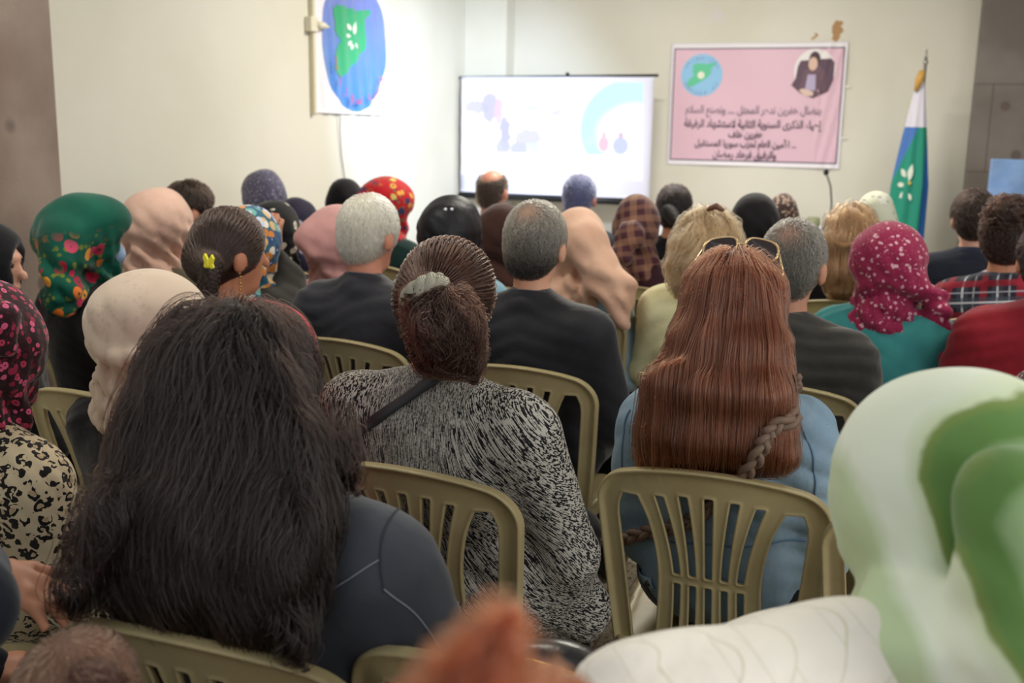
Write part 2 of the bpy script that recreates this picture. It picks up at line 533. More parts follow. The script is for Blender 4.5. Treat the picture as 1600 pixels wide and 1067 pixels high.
LEAVES = [(.02, -.02, 1.35, .22, .045), (-.02, .04, 2.3, .13, .035), (-.03, -.05, 3.1, .12, .03), (-.01, -.12, 3.9, .12, .03), (.0, -.16, 4.55, .10, .025), (.05, -.14, 5.2, .10, .025)]
def circle(cx, cz, r, n=48, r2=None):
    return [(cx + r * math.cos(2 * math.pi * i / n), cz + (r2 or r) * math.sin(2 * math.pi * i / n)) for i in range(n)]

# presentation-form Arabic, laid out right to left for a renderer that does no shaping
_AR = {}
def _forms():
    base = 'ا FE8D,ب FE8F,ة FE93,ت FE95,ث FE99,ج FE9D,ح FEA1,خ FEA5,د FEA9,ذ FEAB,ر FEAD,ز FEAF,س FEB1,ش FEB5,ص FEB9,ض FEBD,ط FEC1,ظ FEC5,ع FEC9,غ FECD,ف FED1,ق FED5,ك FED9,ل FEDD,م FEE1,ن FEE5,ه FEE9,و FEED,ى FEEF,ي FEF1,أ FE83,إ FE87,ء FE80'
    for s in base.split(','):
        ch, hx = s.split(' '); _AR[ch] = int(hx, 16)
_forms()
_NOJOIN = set('اأإدذرزوةىء')
def arabic(s):
    s = s.replace('لا', '\uF001').replace('لأ', '\uF002')
    out = []
    for i, ch in enumerate(s):
        pv = s[i - 1] if i else ' '; nx = s[i + 1] if i + 1 < len(s) else ' '
        jp = (pv in _AR) and pv not in _NOJOIN and ch != 'ء'
        jn = (nx in _AR and nx != 'ء') or nx in '\uF001\uF002'
        if ch == '\uF001': out.append(chr(0xFEFB + (1 if jp else 0)))
        elif ch == '\uF002': out.append(chr(0xFEF7 + (1 if jp else 0)))
        elif ch in _AR:
            b = _AR[ch]
            if ch == 'ء': out.append(chr(b))
            elif ch in _NOJOIN: out.append(chr(b + (1 if jp else 0)))
            else: out.append(chr(b + (3 if jp and jn else 1 if jp else 2 if jn else 0)))
        else: out.append(ch)
    return ''.join(out[::-1])

def text(name, body, parent, mat, loc, rot, size, ext=0.0006, align='CENTER', off=0.0, xs=1.0):
    c = bpy.data.curves.new(name, 'FONT'); c.body = body; c.size = size; c.extrude = ext; c.align_x = align; c.align_y = 'CENTER'; c.offset = off
    c.materials.append(mat)
    o = bpy.data.objects.new(name, c); COL.objects.link(o)
    bpy.context.view_layer.update()
    me = bpy.data.meshes.new_from_object(o.evaluated_get(bpy.context.evaluated_depsgraph_get()))
    bpy.data.objects.remove(o); bpy.data.curves.remove(c)
    me.materials.clear(); me.materials.append(mat)
    o = bpy.data.objects.new(name, me); COL.objects.link(o); o.parent = parent; o.location = loc; o.rotation_euler = rot; o.scale = (xs, 1, 1)
    return o

def empty(name, loc=(0, 0, 0), rz=0.0):
    o = bpy.data.objects.new(name, None); COL.objects.link(o); o.location = loc; o.rotation_euler = (0, 0, rz); o.empty_display_size = 0.1
    return o

def wavy_sheet(name, u0, u1, w0, w1, mat, parent, disp, n=(40, 40), th=0.002, axis='y'):
    """Sheet of vinyl or paper with real waves; disp(u, w) is its distance from the wall."""
    V = []; nu, nw = n
    for s in (0, 1):
        for i in range(nu + 1):
            for j in range(nw + 1):
                u = u0 + (u1 - u0) * i / nu; w = w0 + (w1 - w0) * j / nw; d = disp(u, w) + (th if s == 0 else 0)
                V.append((u, -d, w) if axis == 'y' else (d, u, w))
    Fq = []; m = (nu + 1) * (nw + 1); g = lambda i, j: i * (nw + 1) + j
    for i in range(nu):
        for j in range(nw):
            q = (g(i, j), g(i + 1, j), g(i + 1, j + 1), g(i, j + 1)); Fq.append(q); Fq.append(tuple(m + k for k in q[::-1]))
    for i in range(nu):
        for a in (0, nw): Fq.append((g(i, a), g(i + 1, a), m + g(i + 1, a), m + g(i, a)))
    for j in range(nw):
        for a in (0, nu): Fq.append((g(a, j), g(a, j + 1), m + g(a, j + 1), m + g(a, j)))
    return link(name, to_mesh(name, V, Fq), parent, mat=mat)

def drape_poly(name, poly, mat, parent, disp, axis='y', lift=0.003, res=0.02):
    """Filled outline printed on a waved sheet: triangulated finely and laid on the sheet's own waves."""
    import bmesh
    bm = bmesh.new()
    f = bm.faces.new([bm.verts.new((u, w, 0)) for u, w in poly])
    bmesh.ops.triangulate(bm, faces=[f])
    for _ in range(7):
        es = [e for e in bm.edges if e.calc_length() > res]
        if not es: break
        bmesh.ops.subdivide_edges(bm, edges=es, cuts=1); bmesh.ops.triangulate(bm, faces=bm.faces[:])
    for v in bm.verts:
        u, w = v.co.x, v.co.y; d = disp(u, w) + lift
        v.co = Vector((u, -d, w)) if axis == 'y' else Vector((d, u, w))
    bmesh.ops.recalc_face_normals(bm, faces=bm.faces)
    me = bpy.data.meshes.new(name); bm.to_mesh(me); bm.free()
    return link(name, me, parent, mat=mat)

# ---------------------------------------------------------------- poster on the left wall (round emblem on white vinyl)
po = empty('wall_poster', (XL, 6.58, 2.04))
tag(po, 'shiny white poster with a blue disc and green map, on the left wall', 'poster')
_pd = lambda u, w: 0.012 + 0.007 * (1 + math.sin(u * 15 + 2 * math.sin(w * 4 + 1)) * (0.35 + 0.65 * abs(w) / 0.46)) * 0.6 + 0.006 * math.sin(u * 43 + w * 6)
vinyl = plain('glossy_vinyl_white', 'E9E6F0', 0.22, 0.5)
def vinyl_grad():
    m = NT('glossy_vinyl_blue', 0.2, 0.5)
    z = m.sep()[2]
    c = m.mix(m.step(z, -0.5, 0.5), '4E8ED8', '8A8FD6')
    return m.out(m.mix(m.math('MULTIPLY', m.noise(5, 2), 0.45), c, '3F73C4'))
wavy_sheet('backing_sheet', -0.49, 0.47, -0.47, 0.50, vinyl, po, _pd, axis='x')
drape_poly('blue_disc', circle(0.05, 0.0, 0.455), vinyl_grad(), po, _pd, 'x')
drape_poly('map_outline', [(0.02 + u * 0.84, -0.005 + w * 0.52) for u, w in MAP], plain('vinyl_green', '3FA878', 0.25, 0.5), po, _pd, 'x', 0.006)
for lf in LEAVES:
    drape_poly('white_leaf', [(0.0 + u * 0.62, 0.06 + w * 0.42) for u, w in leaf_poly(*lf)], plain('vinyl_white_print', 'E8EADF', 0.25, 0.5), po, _pd, 'x', 0.009)
redp = plain('vinyl_red', 'C2355E', 0.3, 0.5)
for _k, (_a, _ch) in enumerate(zip((205, 220, 235, 250, 265, 280, 295, 310, 325), arabic('حزب سوريا'))):
    a = math.radians(_a)
    text('red_lettering', _ch, po, redp, (0.06, 0.05 + 0.37 * math.cos(a), 0.37 * math.sin(a)), (math.pi / 2, 0, math.pi / 2), 0.11)
tr = MB().box((0.018, -0.51, 0.02), (0.03, 0.03, 1.0))
tr.build('side_batten', plain('cream_batten', 'CFC9AE', 0.5), po, bevel=0.003)

cb = tag(MB().tube([(XL + 0.03, 6.39, 1.57), (XL + 0.02, 6.40, 1.45), (XL + 0.012, 6.43, 1.30), (XL + 0.012, 6.47, 1.15), (XL + 0.012, 6.49, 0.9), (XL + 0.012, 6.49, 0.3)], 0.004, 6)
         .build('wall_cable', plain('grey_cable', '8E8C90', 0.5), smooth=True), 'thin grey cable hanging down the left wall below the poster', 'cable')
sw = empty('junction_box', (XL, 6.05, 2.11))
tag(sw, 'small cream junction box beside the round-emblem poster', 'junction box')
MB().box((0.025, 0, 0), (0.05, 0.085, 0.09)).build('housing', plain('cream_plastic_box', 'D9D4C0', 0.4), sw, bevel=0.006)
MB().tube([(0.03, 0.04, 0), (0.06, 0.10, 0.0), (0.06, 0.16, -0.005)], [0.028, 0.02, 0.004], 10).build('plug', plain('cream_plastic_box', 'D9D4C0', 0.4), sw, smooth=True)

# ---------------------------------------------------------------- projector screen on its tripod
SX0, SX1, SZ0, SZ1, SY = -3.56, -1.92, 0.955, 1.905, 8.43
scn = empty('projector_screen', ((SX0 + SX1) / 2, SY, 0.0))
tag(scn, 'portable projector screen showing a bright washed-out picture, before the front wall', 'projector screen')
hw_ = (SX1 - SX0) / 2; blk = plain('black_screen_metal', '15161C', 0.4)
# the left end is rolled out less smoothly, so the sheet carries light waves
_sd = lambda u, w: 0.004 * math.sin(w * 30) * max(0.0, (-u - hw_ + 0.12) / 0.12)
wavy_sheet('matte_sheet', -hw_, hw_, SZ0, SZ1, plain('screen_cloth', 'DCDDF2', 0.9, 0.1), scn, _sd, (30, 30))
def picture_mat():
    m = NT('projected_picture', 1.0, 0.0)
    x = m.sep(); u, w = x[0], x[2]
    P = m.comb(u, 0.0, w); PN = m.n('ShaderNodeVectorMath', operation='ADD'); m.put(PN.inputs[0], P)
    s = m.n('ShaderNodeVectorMath', operation='SCALE'); m.put(s.inputs[0], m.noise(14, 4, color=True)); s.inputs['Scale'].default_value = 0.10
    m.put(PN.inputs[1], s.outputs[0])
    def blob(cx, cz, rx, rz, soft=0.25, src=None):
        v = m.mapping(src or PN.outputs[0], scale=(1 / rx, 0, 1 / rz))
        dd = m.dist(v, ((cx + 0.05) / rx, 0, (cz + 0.05) / rz) if src is None else (cx / rx, 0, cz / rz))
        return m.step(dd, 1.0, 1.0 - soft)
    c = m.mix(m.step(m.noise(4, 3, PN.outputs[0]), 0.45, 0.75), 'FFFFFF', 'F3F4FF')
    def lay(c, f, col, k=1.0): return m.mix(m.math('MULTIPLY', f, k), c, col)
    for cx, cz, rx, rz, col in ((-.68, 1.66, .12, .06, 'D3D5F0'), (-.55, 1.66, .085, .13, 'C9CBEE'), (-.48, 1.63, .04, .12, 'EBD2EC'), (-.42, 1.44, .05, .16, 'C2C6EC'),
                                (-.44, 1.33, .07, .08, 'CDD2F0'), (-.22, 1.42, .13, .07, 'D6D8F1'), (-.30, 1.32, .09, .07, 'CBD0EC'), (-.16, 1.34, .07, .05, 'DDF0F3'),
                                (-.18, 1.65, .07, .03, 'DDE8EE'), (.03, 1.62, .05, .03, 'DADCF0')):
        c = lay(c, blob(cx, cz, rx, rz), col, 0.9)
    ring = m.math('MULTIPLY', blob(.64, 1.50, .42, .40, 0.06, P), m.math('SUBTRACT', 1.0, blob(.68, 1.46, .36, .28, 0.3, P)))
    c = lay(c, ring, 'C4F5F3', 0.95)
    for cx, cz, rx, rz, col in ((.31, 1.40, .035, .05, 'CFE9F2'), (.43, 1.38, .05, .07, 'F6C4D8'), (.43, 1.45, .02, .03, 'E7C7D6'), (.57, 1.37, .075, .08, 'C3CBEA'), (.57, 1.45, .025, .03, 'D3BFD2')):
        c = lay(c, blob(cx, cz, rx, rz, 0.3, P), col, 0.95)
    c = lay(c, m.math('LESS_THAN', w, 1.295), 'FFFFFF')
    e = m.n('ShaderNodeEmission'); m.put(e.inputs[0], c); e.inputs[1].default_value = 1.12
    m.t.links.new(e.outputs[0], m.t.nodes['Material Output'].inputs['Surface'])
    return m.m
_pr = [(-hw_ + 0.01, 1.88), (hw_ - 0.085, 1.862), (hw_ - 0.065, 1.095), (-hw_ + 0.30, 1.10), (-hw_ + 0.01, 1.10)]
MB().prism(_pr, -0.008, -0.006).build('projected_picture', picture_mat(), scn)
MB().tube([(-hw_ - 0.02, 0.01, SZ1 - 0.005), (hw_ + 0.03, 0.01, SZ1 + 0.012)], 0.011, 10).build('top_bar', blk, scn, smooth=True)
MB().tube([(-hw_ - 0.01, 0.0, SZ0 - 0.03), (hw_ + 0.0, 0.0, SZ0 - 0.03)], 0.028, 12).build('roller_case', blk, scn, smooth=True)
MB().tube([(0.1, 0.04, 0.25), (0.1, 0.04, SZ1 + 0.03)], 0.012, 8).tube([(0.1, 0.04, SZ1 + 0.03), (0.1, 0.0, SZ1 + 0.025)], 0.01, 8).build('pole', blk, scn, smooth=True)
for _a in (90, 210, 330):
    a = math.radians(_a)
    MB().tube([(0.1, 0.04, 0.42), (0.1 + 0.30 * math.cos(a) * 0.8, 0.04 + 0.27 * math.sin(a), 0.01)], 0.010, 8).build('leg', blk, scn, smooth=True)

# ---------------------------------------------------------------- banner on the front wall
bn = empty('memorial_banner', (-1.175, YB, 1.70))
tag(bn, 'pink banner with arabic lines, round emblem and seated portrait, on the front wall', 'banner')
_bd = lambda u, w: 0.010 + 0.004 * math.sin(u * 9 + w * 5) + (0.010 * math.sin((u - w * 0.2) * 38) ** 2 if u > 0.48 else 0.0)
wavy_sheet('white_vinyl', -0.69, 0.675, -0.475, 0.485, plain('banner_white', 'E6E2EA', 0.35, 0.4), bn, _bd, (60, 40))
rect = lambda a, b, c, d: [(a, c), (b, c), (b, d), (a, d)]
drape_poly('dark_border', rect(-.665, .655, -.44, .445), plain('banner_line', '5B4A63', 0.5), bn, _bd, lift=0.003, res=0.03)
drape_poly('pink_field', rect(-.655, .645, -.43, .435), plain('banner_pink', 'DDBACB', 0.35, 0.4), bn, _bd, lift=0.0045, res=0.03)
dotb = plain('emblem_blue', '8FC3EA', 0.4)
drape_poly('emblem_disc', circle(-.435, .235, .165), dotb, bn, _bd, lift=0.006, res=0.03)
drape_poly('emblem_map', [(-.435 + u * 0.30 + w * 0.06, .235 + w * 0.21) for u, w in MAP], plain('emblem_green', '5FC59B', 0.4), bn, _bd, lift=0.0075, res=0.03)
drape_poly('emblem_flower', circle(-.44, .235, .028), plain('emblem_white', 'E6EAD8', 0.4), bn, _bd, lift=0.009, res=0.03)
lil = plain('emblem_letters', '9A86B8', 0.5); ink = plain('banner_ink', '4A3E52', 0.5); ink2 = plain('banner_ink_soft', '8C7A8E', 0.5)
for k in range(9):
    a = math.radians(150 - k * 15); text('emblem_lettering', arabic('حزب سوريا')[k], bn, lil, (-.435 + .14 * math.cos(a), -0.024, .235 + .14 * math.sin(a)), (math.pi / 2, a - math.pi / 2, 0), 0.035)
    a = math.radians(210 + k * 15); text('emblem_lettering', 'FUTURE SY'[k], bn, lil, (-.435 + .14 * math.cos(a), -0.024, .235 + .14 * math.sin(a)), (math.pi / 2, a + math.pi / 2, 0), 0.030)
# portrait: a person seated in a dark chair, printed in an oval
pr = [('portrait_oval', circle(.44, .27, .155, r2=.165), 'E9E4E6', .006),
      ('portrait_chair', [(.31, .30), (.33, .345), (.56, .36), (.585, .33), (.585, .20), (.55, .11), (.44, .06), (.34, .10), (.27, .16), (.30, .21)], '5B4556', .0075),
      ('portrait_jacket', [(.36, .27), (.40, .30), (.48, .30), (.53, .25), (.53, .12), (.44, .07), (.33, .13)], '6A505E', .009),
      ('portrait_shirt', [(.39, .24), (.45, .24), (.455, .12), (.375, .12)], 'B3A6C6', .0105),
      ('portrait_hair', circle(.435, .355, .042, r2=.058), '453238', .0105),
      ('portrait_face', circle(.425, .32, .034, r2=.05), 'D9B7A6', .012),
      ('portrait_hands', [(.33, .12), (.36, .135), (.44, .11), (.44, .08), (.38, .075)], 'DBBFB2', .012)]
for nm, pl, c, l in pr:
    drape_poly(nm, pl, plain('print_' + nm, c, 0.4), bn, _bd, lift=l, res=0.03)
for s, z, size, w, mt in (('بنضال هفرين ندحر المحتل .... ونصنع السلام', -.035, .085, 1.06, ink2), ('إحياء الذكرى السنوية الثانية لاستشهاد الرفيقة', -.145, .085, 1.08, ink),
                          ('هفرين خلف', -.225, .075, .27, ink), ('... الأمين العام لحزب سوريا المستقبل', -.30, .075, .80, ink), ('والرفيق فرهاد رمضان', -.385, .08, .50, ink)):
    t = text('lettering', arabic(s), bn, mt, (-0.02 + (0.0 if w > 1 else -0.04), -0.022, z), (math.pi / 2, 0, 0), size, off=0.0012)
    bpy.context.view_layer.update()
    if t.dimensions.x > 0: t.scale = (w / t.dimensions.x, 1, 1)
for _z in (.15, -.24):
    MB().box((0.69, -0.012, _z), (0.05, 0.004, 0.016)).build('tape', plain('clear_tape', 'E5E3D8', 0.3), bn)

# ---------------------------------------------------------------- flag on its pole
fl = empty('flag', (0.06, 8.3, 0.0)); tag(fl, 'furled green and blue flag with white flower on a standing pole', 'flag')
MB().tube([(0, 0, 0.03), (0, 0, 2.04)], 0.011, 10).build('pole', plain('flag_pole_metal', 'A9A7A2', 0.3, 0.6, 0.8), fl, smooth=True)
MB().sphere((0, 0, 2.0), 0.018).tube([(0, 0, 2.0), (0, 0, 2.09)], [0.012, 0.003], 8).build('finial', plain('flag_pole_metal', 'A9A7A2', 0.3, 0.6, 0.8), fl, smooth=True)
MB().tube([(0, 0, 0), (0, 0, 0.03)], [0.15, 0.13], 28).build('base', blk, fl)
MB().tube([(-0.015, -0.03, 1.94), (-0.03, -0.035, 1.88), (-0.05, -0.03, 1.80)], [0.022, 0.03, 0.012], 10).build('gold_fringe', plain('gold_fringe', 'C79A4A', 0.5), fl, smooth=True)
def flag_cloth():
    n, m = 48, 60; V = []
    for j in range(m + 1):
        t = j / m; z = 1.93 - t * 1.35
        hw = 0.022 + 0.080 * min(1, t * 1.7) + 0.025 * t; cx = -0.02 - 0.03 * t
        for i in range(n):
            a = 2 * math.pi * i / n; f = 1 + 0.16 * math.sin(a * 7 + t * 2.0) * min(1, t * 3)
            V.append((cx + hw * f * math.cos(a), 0.55 * hw * f * math.sin(a), z))
    Fq = [(j * n + i, (j + 1) * n + i, (j + 1) * n + (i + 1) % n, j * n + (i + 1) % n) for j in range(m) for i in range(n)]
    m_ = NT('flag_cloth', 0.75, 0.2); x = m_.sep()
    diag = m_.math('ADD', x[2], m_.math('MULTIPLY', x[0], 2.6))
    c = m_.mix(m_.math('LESS_THAN', x[2], 1.55), 'D9D6E4', '4F78BC')
    c = m_.mix(m_.math('LESS_THAN', m_.math('SUBTRACT', x[2], m_.math('MULTIPLY', x[0], 2.5)), 1.56), c, '2F8F7A')
    c = m_.mix(m_.math('MULTIPLY', m_.math('GREATER_THAN', x[2], 1.55), 1.0), c, 'D9D6E4')
    c = m_.mix(m_.math('GREATER_THAN', x[0], 0.055), c, '2C62A8')
    m_.bump(m_.noise(1, 3, m_.mapping(scale=(60, 60, 4))), 0.4, 0.01)
    return link('cloth', to_mesh('cloth', V, Fq), fl, mat=m_.out(c))
flag_cloth()
for lf in LEAVES:
    MB().prism([(-0.055 + u * .42, 1.17 + w * .62) for u, w in leaf_poly(*lf)], -0.068, -0.062).build('white_leaf', plain('flag_white_print', 'DDE6DC', 0.7), fl)
MB().prism(circle(-0.035, 1.155, 0.012, 12), -0.071, -0.068).build('yellow_centre', plain('flag_yellow', 'C9B94A', 0.7), fl)

# ---------------------------------------------------------------- blue covered board by the right column
bd = empty('covered_board', (1.0, 8.05, 0)); tag(bd, 'board draped in blue cloth leaning by the right stone column', 'board')
_dd = lambda u, w: 0.02 + 0.03 * abs(math.sin((u * 0.8 + w) * 7)) * 0.5 + 0.01 * math.sin(u * 22 - w * 9)
wavy_sheet('blue_cloth', -0.47, 0.6, 0.75, 1.345, fabric('blue_satin', '8AA9D6', '7597CC', rough=0.45), bd, _dd, (50, 40), th=0.01)
MB().box((0.06, 0.03, 1.04), (1.02, 0.03, 0.58)).build('panel', plain('board_grey', '6F7076', 0.6), bd)
for _x in (-0.35, 0.45):
    MB().box((_x, 0.03, 0.38), (0.04, 0.04, 0.76)).build('leg', plain('board_grey', '6F7076', 0.6), bd, bevel=0.004)

# ---------------------------------------------------------------- speakers' table and microphone
tb = empty('speakers_table', (-0.98, 8.3, 0)); tag(tb, 'table with white cloth at the front wall under the banner', 'table')
MB().box((0, 0, 0.765), (1.56, 0.5, 0.03)).build('tabletop', plain('table_wood', '8A6A48', 0.5), tb, bevel=0.004)
for sx in (-0.70, 0.70):
    for sy in (-0.19, 0.19):
        MB().box((sx, sy, 0.375), (0.05, 0.05, 0.75)).build('leg', plain('table_wood', '8A6A48', 0.5), tb, bevel=0.004)
cl = MB().box((0, 0, 0.7855), (1.60, 0.54, 0.01)).box((0, -0.275, 0.51), (1.60, 0.01, 0.55)).box((-0.805, 0, 0.63), (0.01, 0.54, 0.31)).box((0.805, 0, 0.63), (0.01, 0.54, 0.31))
tc = cl.build('tablecloth', fabric('white_cloth', 'E3E6F2', 'D8DDEE')); tc.location = (-0.98, 8.3, 0)
tag(tc, 'white cloth covering the table under the banner', 'tablecloth')
mc = empty('microphone', (-0.50, 8.2, 0.791)); tag(mc, 'black gooseneck microphone standing on the white-clothed table', 'microphone')
MB().tube([(0, 0, 0), (0, 0, 0.025)], [0.06, 0.05], 20).build('base', blk, mc, smooth=False)
MB().tube([(0, 0, 0.02), (0.0, 0, 0.2), (-0.015, 0, 0.32), (-0.045, 0, 0.40)], 0.006, 8).build('gooseneck', blk, mc, smooth=True)
MB().sphere((-0.055, 0, 0.425), (0.02, 0.02, 0.026)).build('mic_head', blk, mc, smooth=True)
pl = tag(MB().tube([(0, 0, 0), (0, 0, 0.05), (0, 0, 0.09)], [0.035, 0.05, 0.045], 16).build('desk_pot', plain('olive_pot', '8A8F6C', 0.6), smooth=True), 'small olive pot on the table left of the microphone', 'pot')
pl.location = (-0.62, 8.2, 0.791)

# ---------------------------------------------------------------- the plastic chair
def chair_plastic():
    m = NT('olive_beige_plastic', 0.42, 0.42)
    rnd = m.n('ShaderNodeObjectInfo').outputs['Random']
    c = m.mix(m.step(m.noise(5, 5), 0.35, 0.75), 'A99B73', '968862')
    c = m.mix(m.math('MULTIPLY', m.step(m.noise(24, 5), 0.55, 0.85), 0.35), c, '75694A')
    sp = m.math('LESS_THAN', m.voro(70), 0.07)
    c = m.mix(m.math('MULTIPLY', sp, m.step(m.noise(11, 2), 0.5, 0.6)), c, '4F452F')
    m.bsdf.inputs['Subsurface Weight'].default_value = 0.0
    m.bump(m.noise(220, 2), 0.12, 0.001)
    return m.out(c)
PLASTIC = chair_plastic()
SEAT_Z, BACK_TOP = 0.43, 0.86

def sdf_poly(X, Z, poly):
    poly = np.asarray(poly); d = np.full(X.shape, 1e9); ins = np.zeros(X.shape, bool); n = len(poly)
    for i in range(n):
        a, b = poly[i], poly[(i + 1) % n]; e = b - a
        wx, wz = X - a[0], Z - a[1]; t = np.clip((wx * e[0] + wz * e[1]) / (e @ e), 0, 1)
        d = np.minimum(d, (wx - e[0] * t) ** 2 + (wz - e[1] * t) ** 2)
        c = (a[1] <= Z) != (b[1] <= Z)
        with np.errstate(divide='ignore', invalid='ignore'):
            xi = a[0] + (Z - a[1]) / (e[1] if e[1] else 1e-12) * e[0]
        ins ^= c & (X < xi)
    return np.sqrt(d) * np.where(ins, -1, 1)

def back_mesh():
    H = BACK_TOP - SEAT_Z
    h = 0.0028; hx, hz, ht = 0.25, H + 0.03, 0.026
    xs = np.arange(0, hx, h); xs = np.concatenate([-xs[:0:-1], xs]); zs = np.arange(-0.05, hz, h); ts = np.arange(-ht, ht, h * 0.8)
    X, Z = np.meshgrid(xs, zs, indexing='ij')
    right = []
    for i in range(13):      # straight, slightly flared side
        t = i / 12; z = -0.03 + t * (H - 0.075); right.append((0.200 + 0.034 * t ** 0.8, z))
    for i in range(1, 9):    # rounded corner
        a = math.radians(i * 9.5); right.append((0.234 - 0.085 * (1 - math.cos(a)), H - 0.105 + 0.085 * math.sin(a)))
    for i in range(1, 7):    # gently arched top
        x = right[20][0] * (1 - i / 6); right.append((x, H - 0.0 - (0.0 + 0.021 * (x / right[20][0]) ** 2)))
    out = right + [(-x, z) for x, z in right[::-1][1:]]
    D = sdf_poly(X, Z, out)
    holes = []
    def wid(z):              # fan of the slots: narrow waist at the cross bar, wide at the top
        zc = 0.175; return 0.064 + (0.037 * ((z - zc) / (H - 0.065 - zc)) ** 1.6 if z > zc else 0.008 * ((zc - z) / zc) ** 2)
    for k in range(5):
        c = -1 + 2 * k / 4
        for z0, z1 in ((0.185, H - 0.062 - 0.010 * c * c), (0.012, 0.160)):
            L, Rr = [], []
            for i in range(9):
                z = z0 + (z1 - z0) * i / 8; w = wid(z); hwid = 0.0050 + 0.0022 * max(0, (z - 0.175) / 0.2)
                L.append((c * w - hwid, z)); Rr.append((c * w + hwid, z))
            holes.append(L + Rr[::-1])
    for s in (-1, 1):        # large loops at the sides
        pin, po_ = [], []
        for i in range(15):
            t = i / 14; z = 0.005 + t * (H - 0.085)
            xi = 0.101 + 0.014 * (1 - t) ** 2 + (0.042 * max(0, (t - 0.40) / 0.60) ** 2.0); xo = 0.160 + 0.030 * t
            if t > 0.86: q = (t - 0.86) / 0.14; xo -= 0.014 * q * q; xi += 0.004 * q
            pin.append((s * xi, z)); po_.append((s * xo, z))
        holes.append(pin + po_[::-1])
    Dh = np.full(X.shape, 1e9)
    for q in holes: Dh = np.minimum(Dh, sdf_poly(X, Z, q) - 0.0015)
    D2 = np.maximum(D, -Dh)
    k = 0.006; hh = np.maximum(k - np.abs(D + Dh), 0) / k; D2 = D2 + hh * hh * k * 0.25
    T = ts[None, None, :]; D2 = D2[:, :, None]; Dn = D[:, :, None]; Dh3 = Dh[:, :, None]
    half = 0.0042 + 0.0030 * np.exp(-((Dh3 - 0.002) / 0.0035) ** 2) + 0.0095 * np.exp(-((Dn + 0.004) / 0.0075) ** 2)
    shift = -0.004 * np.exp(-((Dn + 0.004) / 0.010) ** 2)
    q1 = D2 + 0.003; q2 = np.abs(T - shift) - half + 0.003
    S = np.minimum(np.maximum(q1, q2), 0) + np.sqrt(np.maximum(q1, 0) ** 2 + np.maximum(q2, 0) ** 2) - 0.003
    S = np.pad(S, 1, constant_values=0.02)
    V, Q = surface_nets(S)
    x = xs[0] + (V[:, 0] - 1) * h; z = zs[0] + (V[:, 1] - 1) * h; t = ts[0] + (V[:, 2] - 1) * h * 0.8
    lean = -0.215 * np.clip(z, 0, 1) - 0.10 * np.clip(z, 0, 1) ** 2
    curve = 0.042 * (x / 0.23) ** 2 * (0.55 + 0.45 * np.clip(z / H, 0, 1))
    y = -0.175 + lean + curve + t
    return to_mesh('backrest', np.stack([x, y, z + SEAT_Z], 1), Q)

def seat_mesh():
    h = 0.006; xs = np.arange(-0.25, 0.25, h); ys = np.arange(-0.24, 0.25, h); zs = np.arange(-0.07, 0.04, h * 0.6)
    X, Y, Z = np.meshgrid(xs, ys, zs, indexing='ij')
    wx = 0.195 + 0.03 * np.clip((Y + 0.2) / 0.4, 0, 1)
    qx = np.abs(X) - wx + 0.05; qy = np.abs(Y - 0.0) - 0.205 + 0.05
    D = np.sqrt(np.maximum(qx, 0) ** 2 + np.maximum(qy, 0) ** 2) + np.minimum(np.maximum(qx, qy), 0) - 0.05
    dish = -0.014 * (1 - (X / 0.22) ** 2) * (1 - ((Y + 0.03) / 0.24) ** 2) - 0.03 * np.clip((Y - 0.13) / 0.09, 0, 1) ** 2
    plate = np.maximum(D, np.abs(Z - dish) - 0.004)
    skirt = np.maximum(np.abs(D + 0.005) - 0.004, np.abs(Z - dish + 0.022) - 0.024)
    S = np.pad(smin(plate, skirt, 0.01), 1, constant_values=0.02)
    V, Q = surface_nets(S)
    return to_mesh('seat', np.stack([xs[0] + (V[:, 0] - 1) * h, ys[0] + (V[:, 1] - 1) * h, zs[0] + (V[:, 2] - 1) * h * 0.6 + SEAT_Z], 1), Q)

def leg_mesh(sx, sy):
    b = MB(); n = 7; th = 0.006
    for i in range(n):
        t = i / (n - 1); z = (SEAT_Z - 0.012) * (1 - t)
        w = 0.062 - 0.030 * t if sy > 0 else 0.075 - 0.042 * t
        cx = sx * (0.198 + 0.020 * t + (0.012 if sy > 0 else -0.006)); cy = sy * (0.185 + 0.045 * t ** 1.2) - (0.01 if sy < 0 else 0)
        prof = [(0, 0), (-w, 0), (-w, -th), (-th, -th), (-th, -w), (0, -w)]
        for u, v in prof: b.v.append((cx + sx * u, cy + sy * v, z))
    for i in range(n - 1):
        for k in range(6):
            k2 = (k + 1) % 6; b.f.append((i * 6 + k, i * 6 + k2, (i + 1) * 6 + k2, (i + 1) * 6 + k))
    b.f.append(tuple(range(6))); b.f.append(tuple((n - 1) * 6 + k for k in range(6))[::-1])
    return b

_chair = {}
def make_chair(x, y, rz, label):
    """First call models the chair; later ones copy it and each part."""
    if not _chair:
        root = empty('plastic_chair')
        link('backrest', back_mesh(), root, mat=PLASTIC); link('seat', seat_mesh(), root, mat=PLASTIC)
        for sx in (-1, 1):
            for sy in (-1, 1): leg_mesh(sx, sy).build('leg', PLASTIC, root, smooth=False)
        _chair['root'] = root; _chair['kids'] = list(root.children); r = root
    else:
        r = _chair['root'].copy(); COL.objects.link(r)
        for ch in _chair['kids']:
            c = ch.copy(); COL.objects.link(c); c.parent = r
    r.location = (x, y, 0); r.rotation_euler = (0, 0, rz)
    return tag(r, label, 'chair', 'plastic chairs set out in rows')

# ---------------------------------------------------------------- people
def rot3(y=0, p=0, r=0):
    """Head turn (left +), nod (down +), tilt (to its right +) in degrees."""
    return np.array((Matrix.Rotation(math.radians(y), 3, 'Z') @ Matrix.Rotation(-math.radians(p), 3, 'X') @ Matrix.Rotation(math.radians(r), 3, 'Y')))

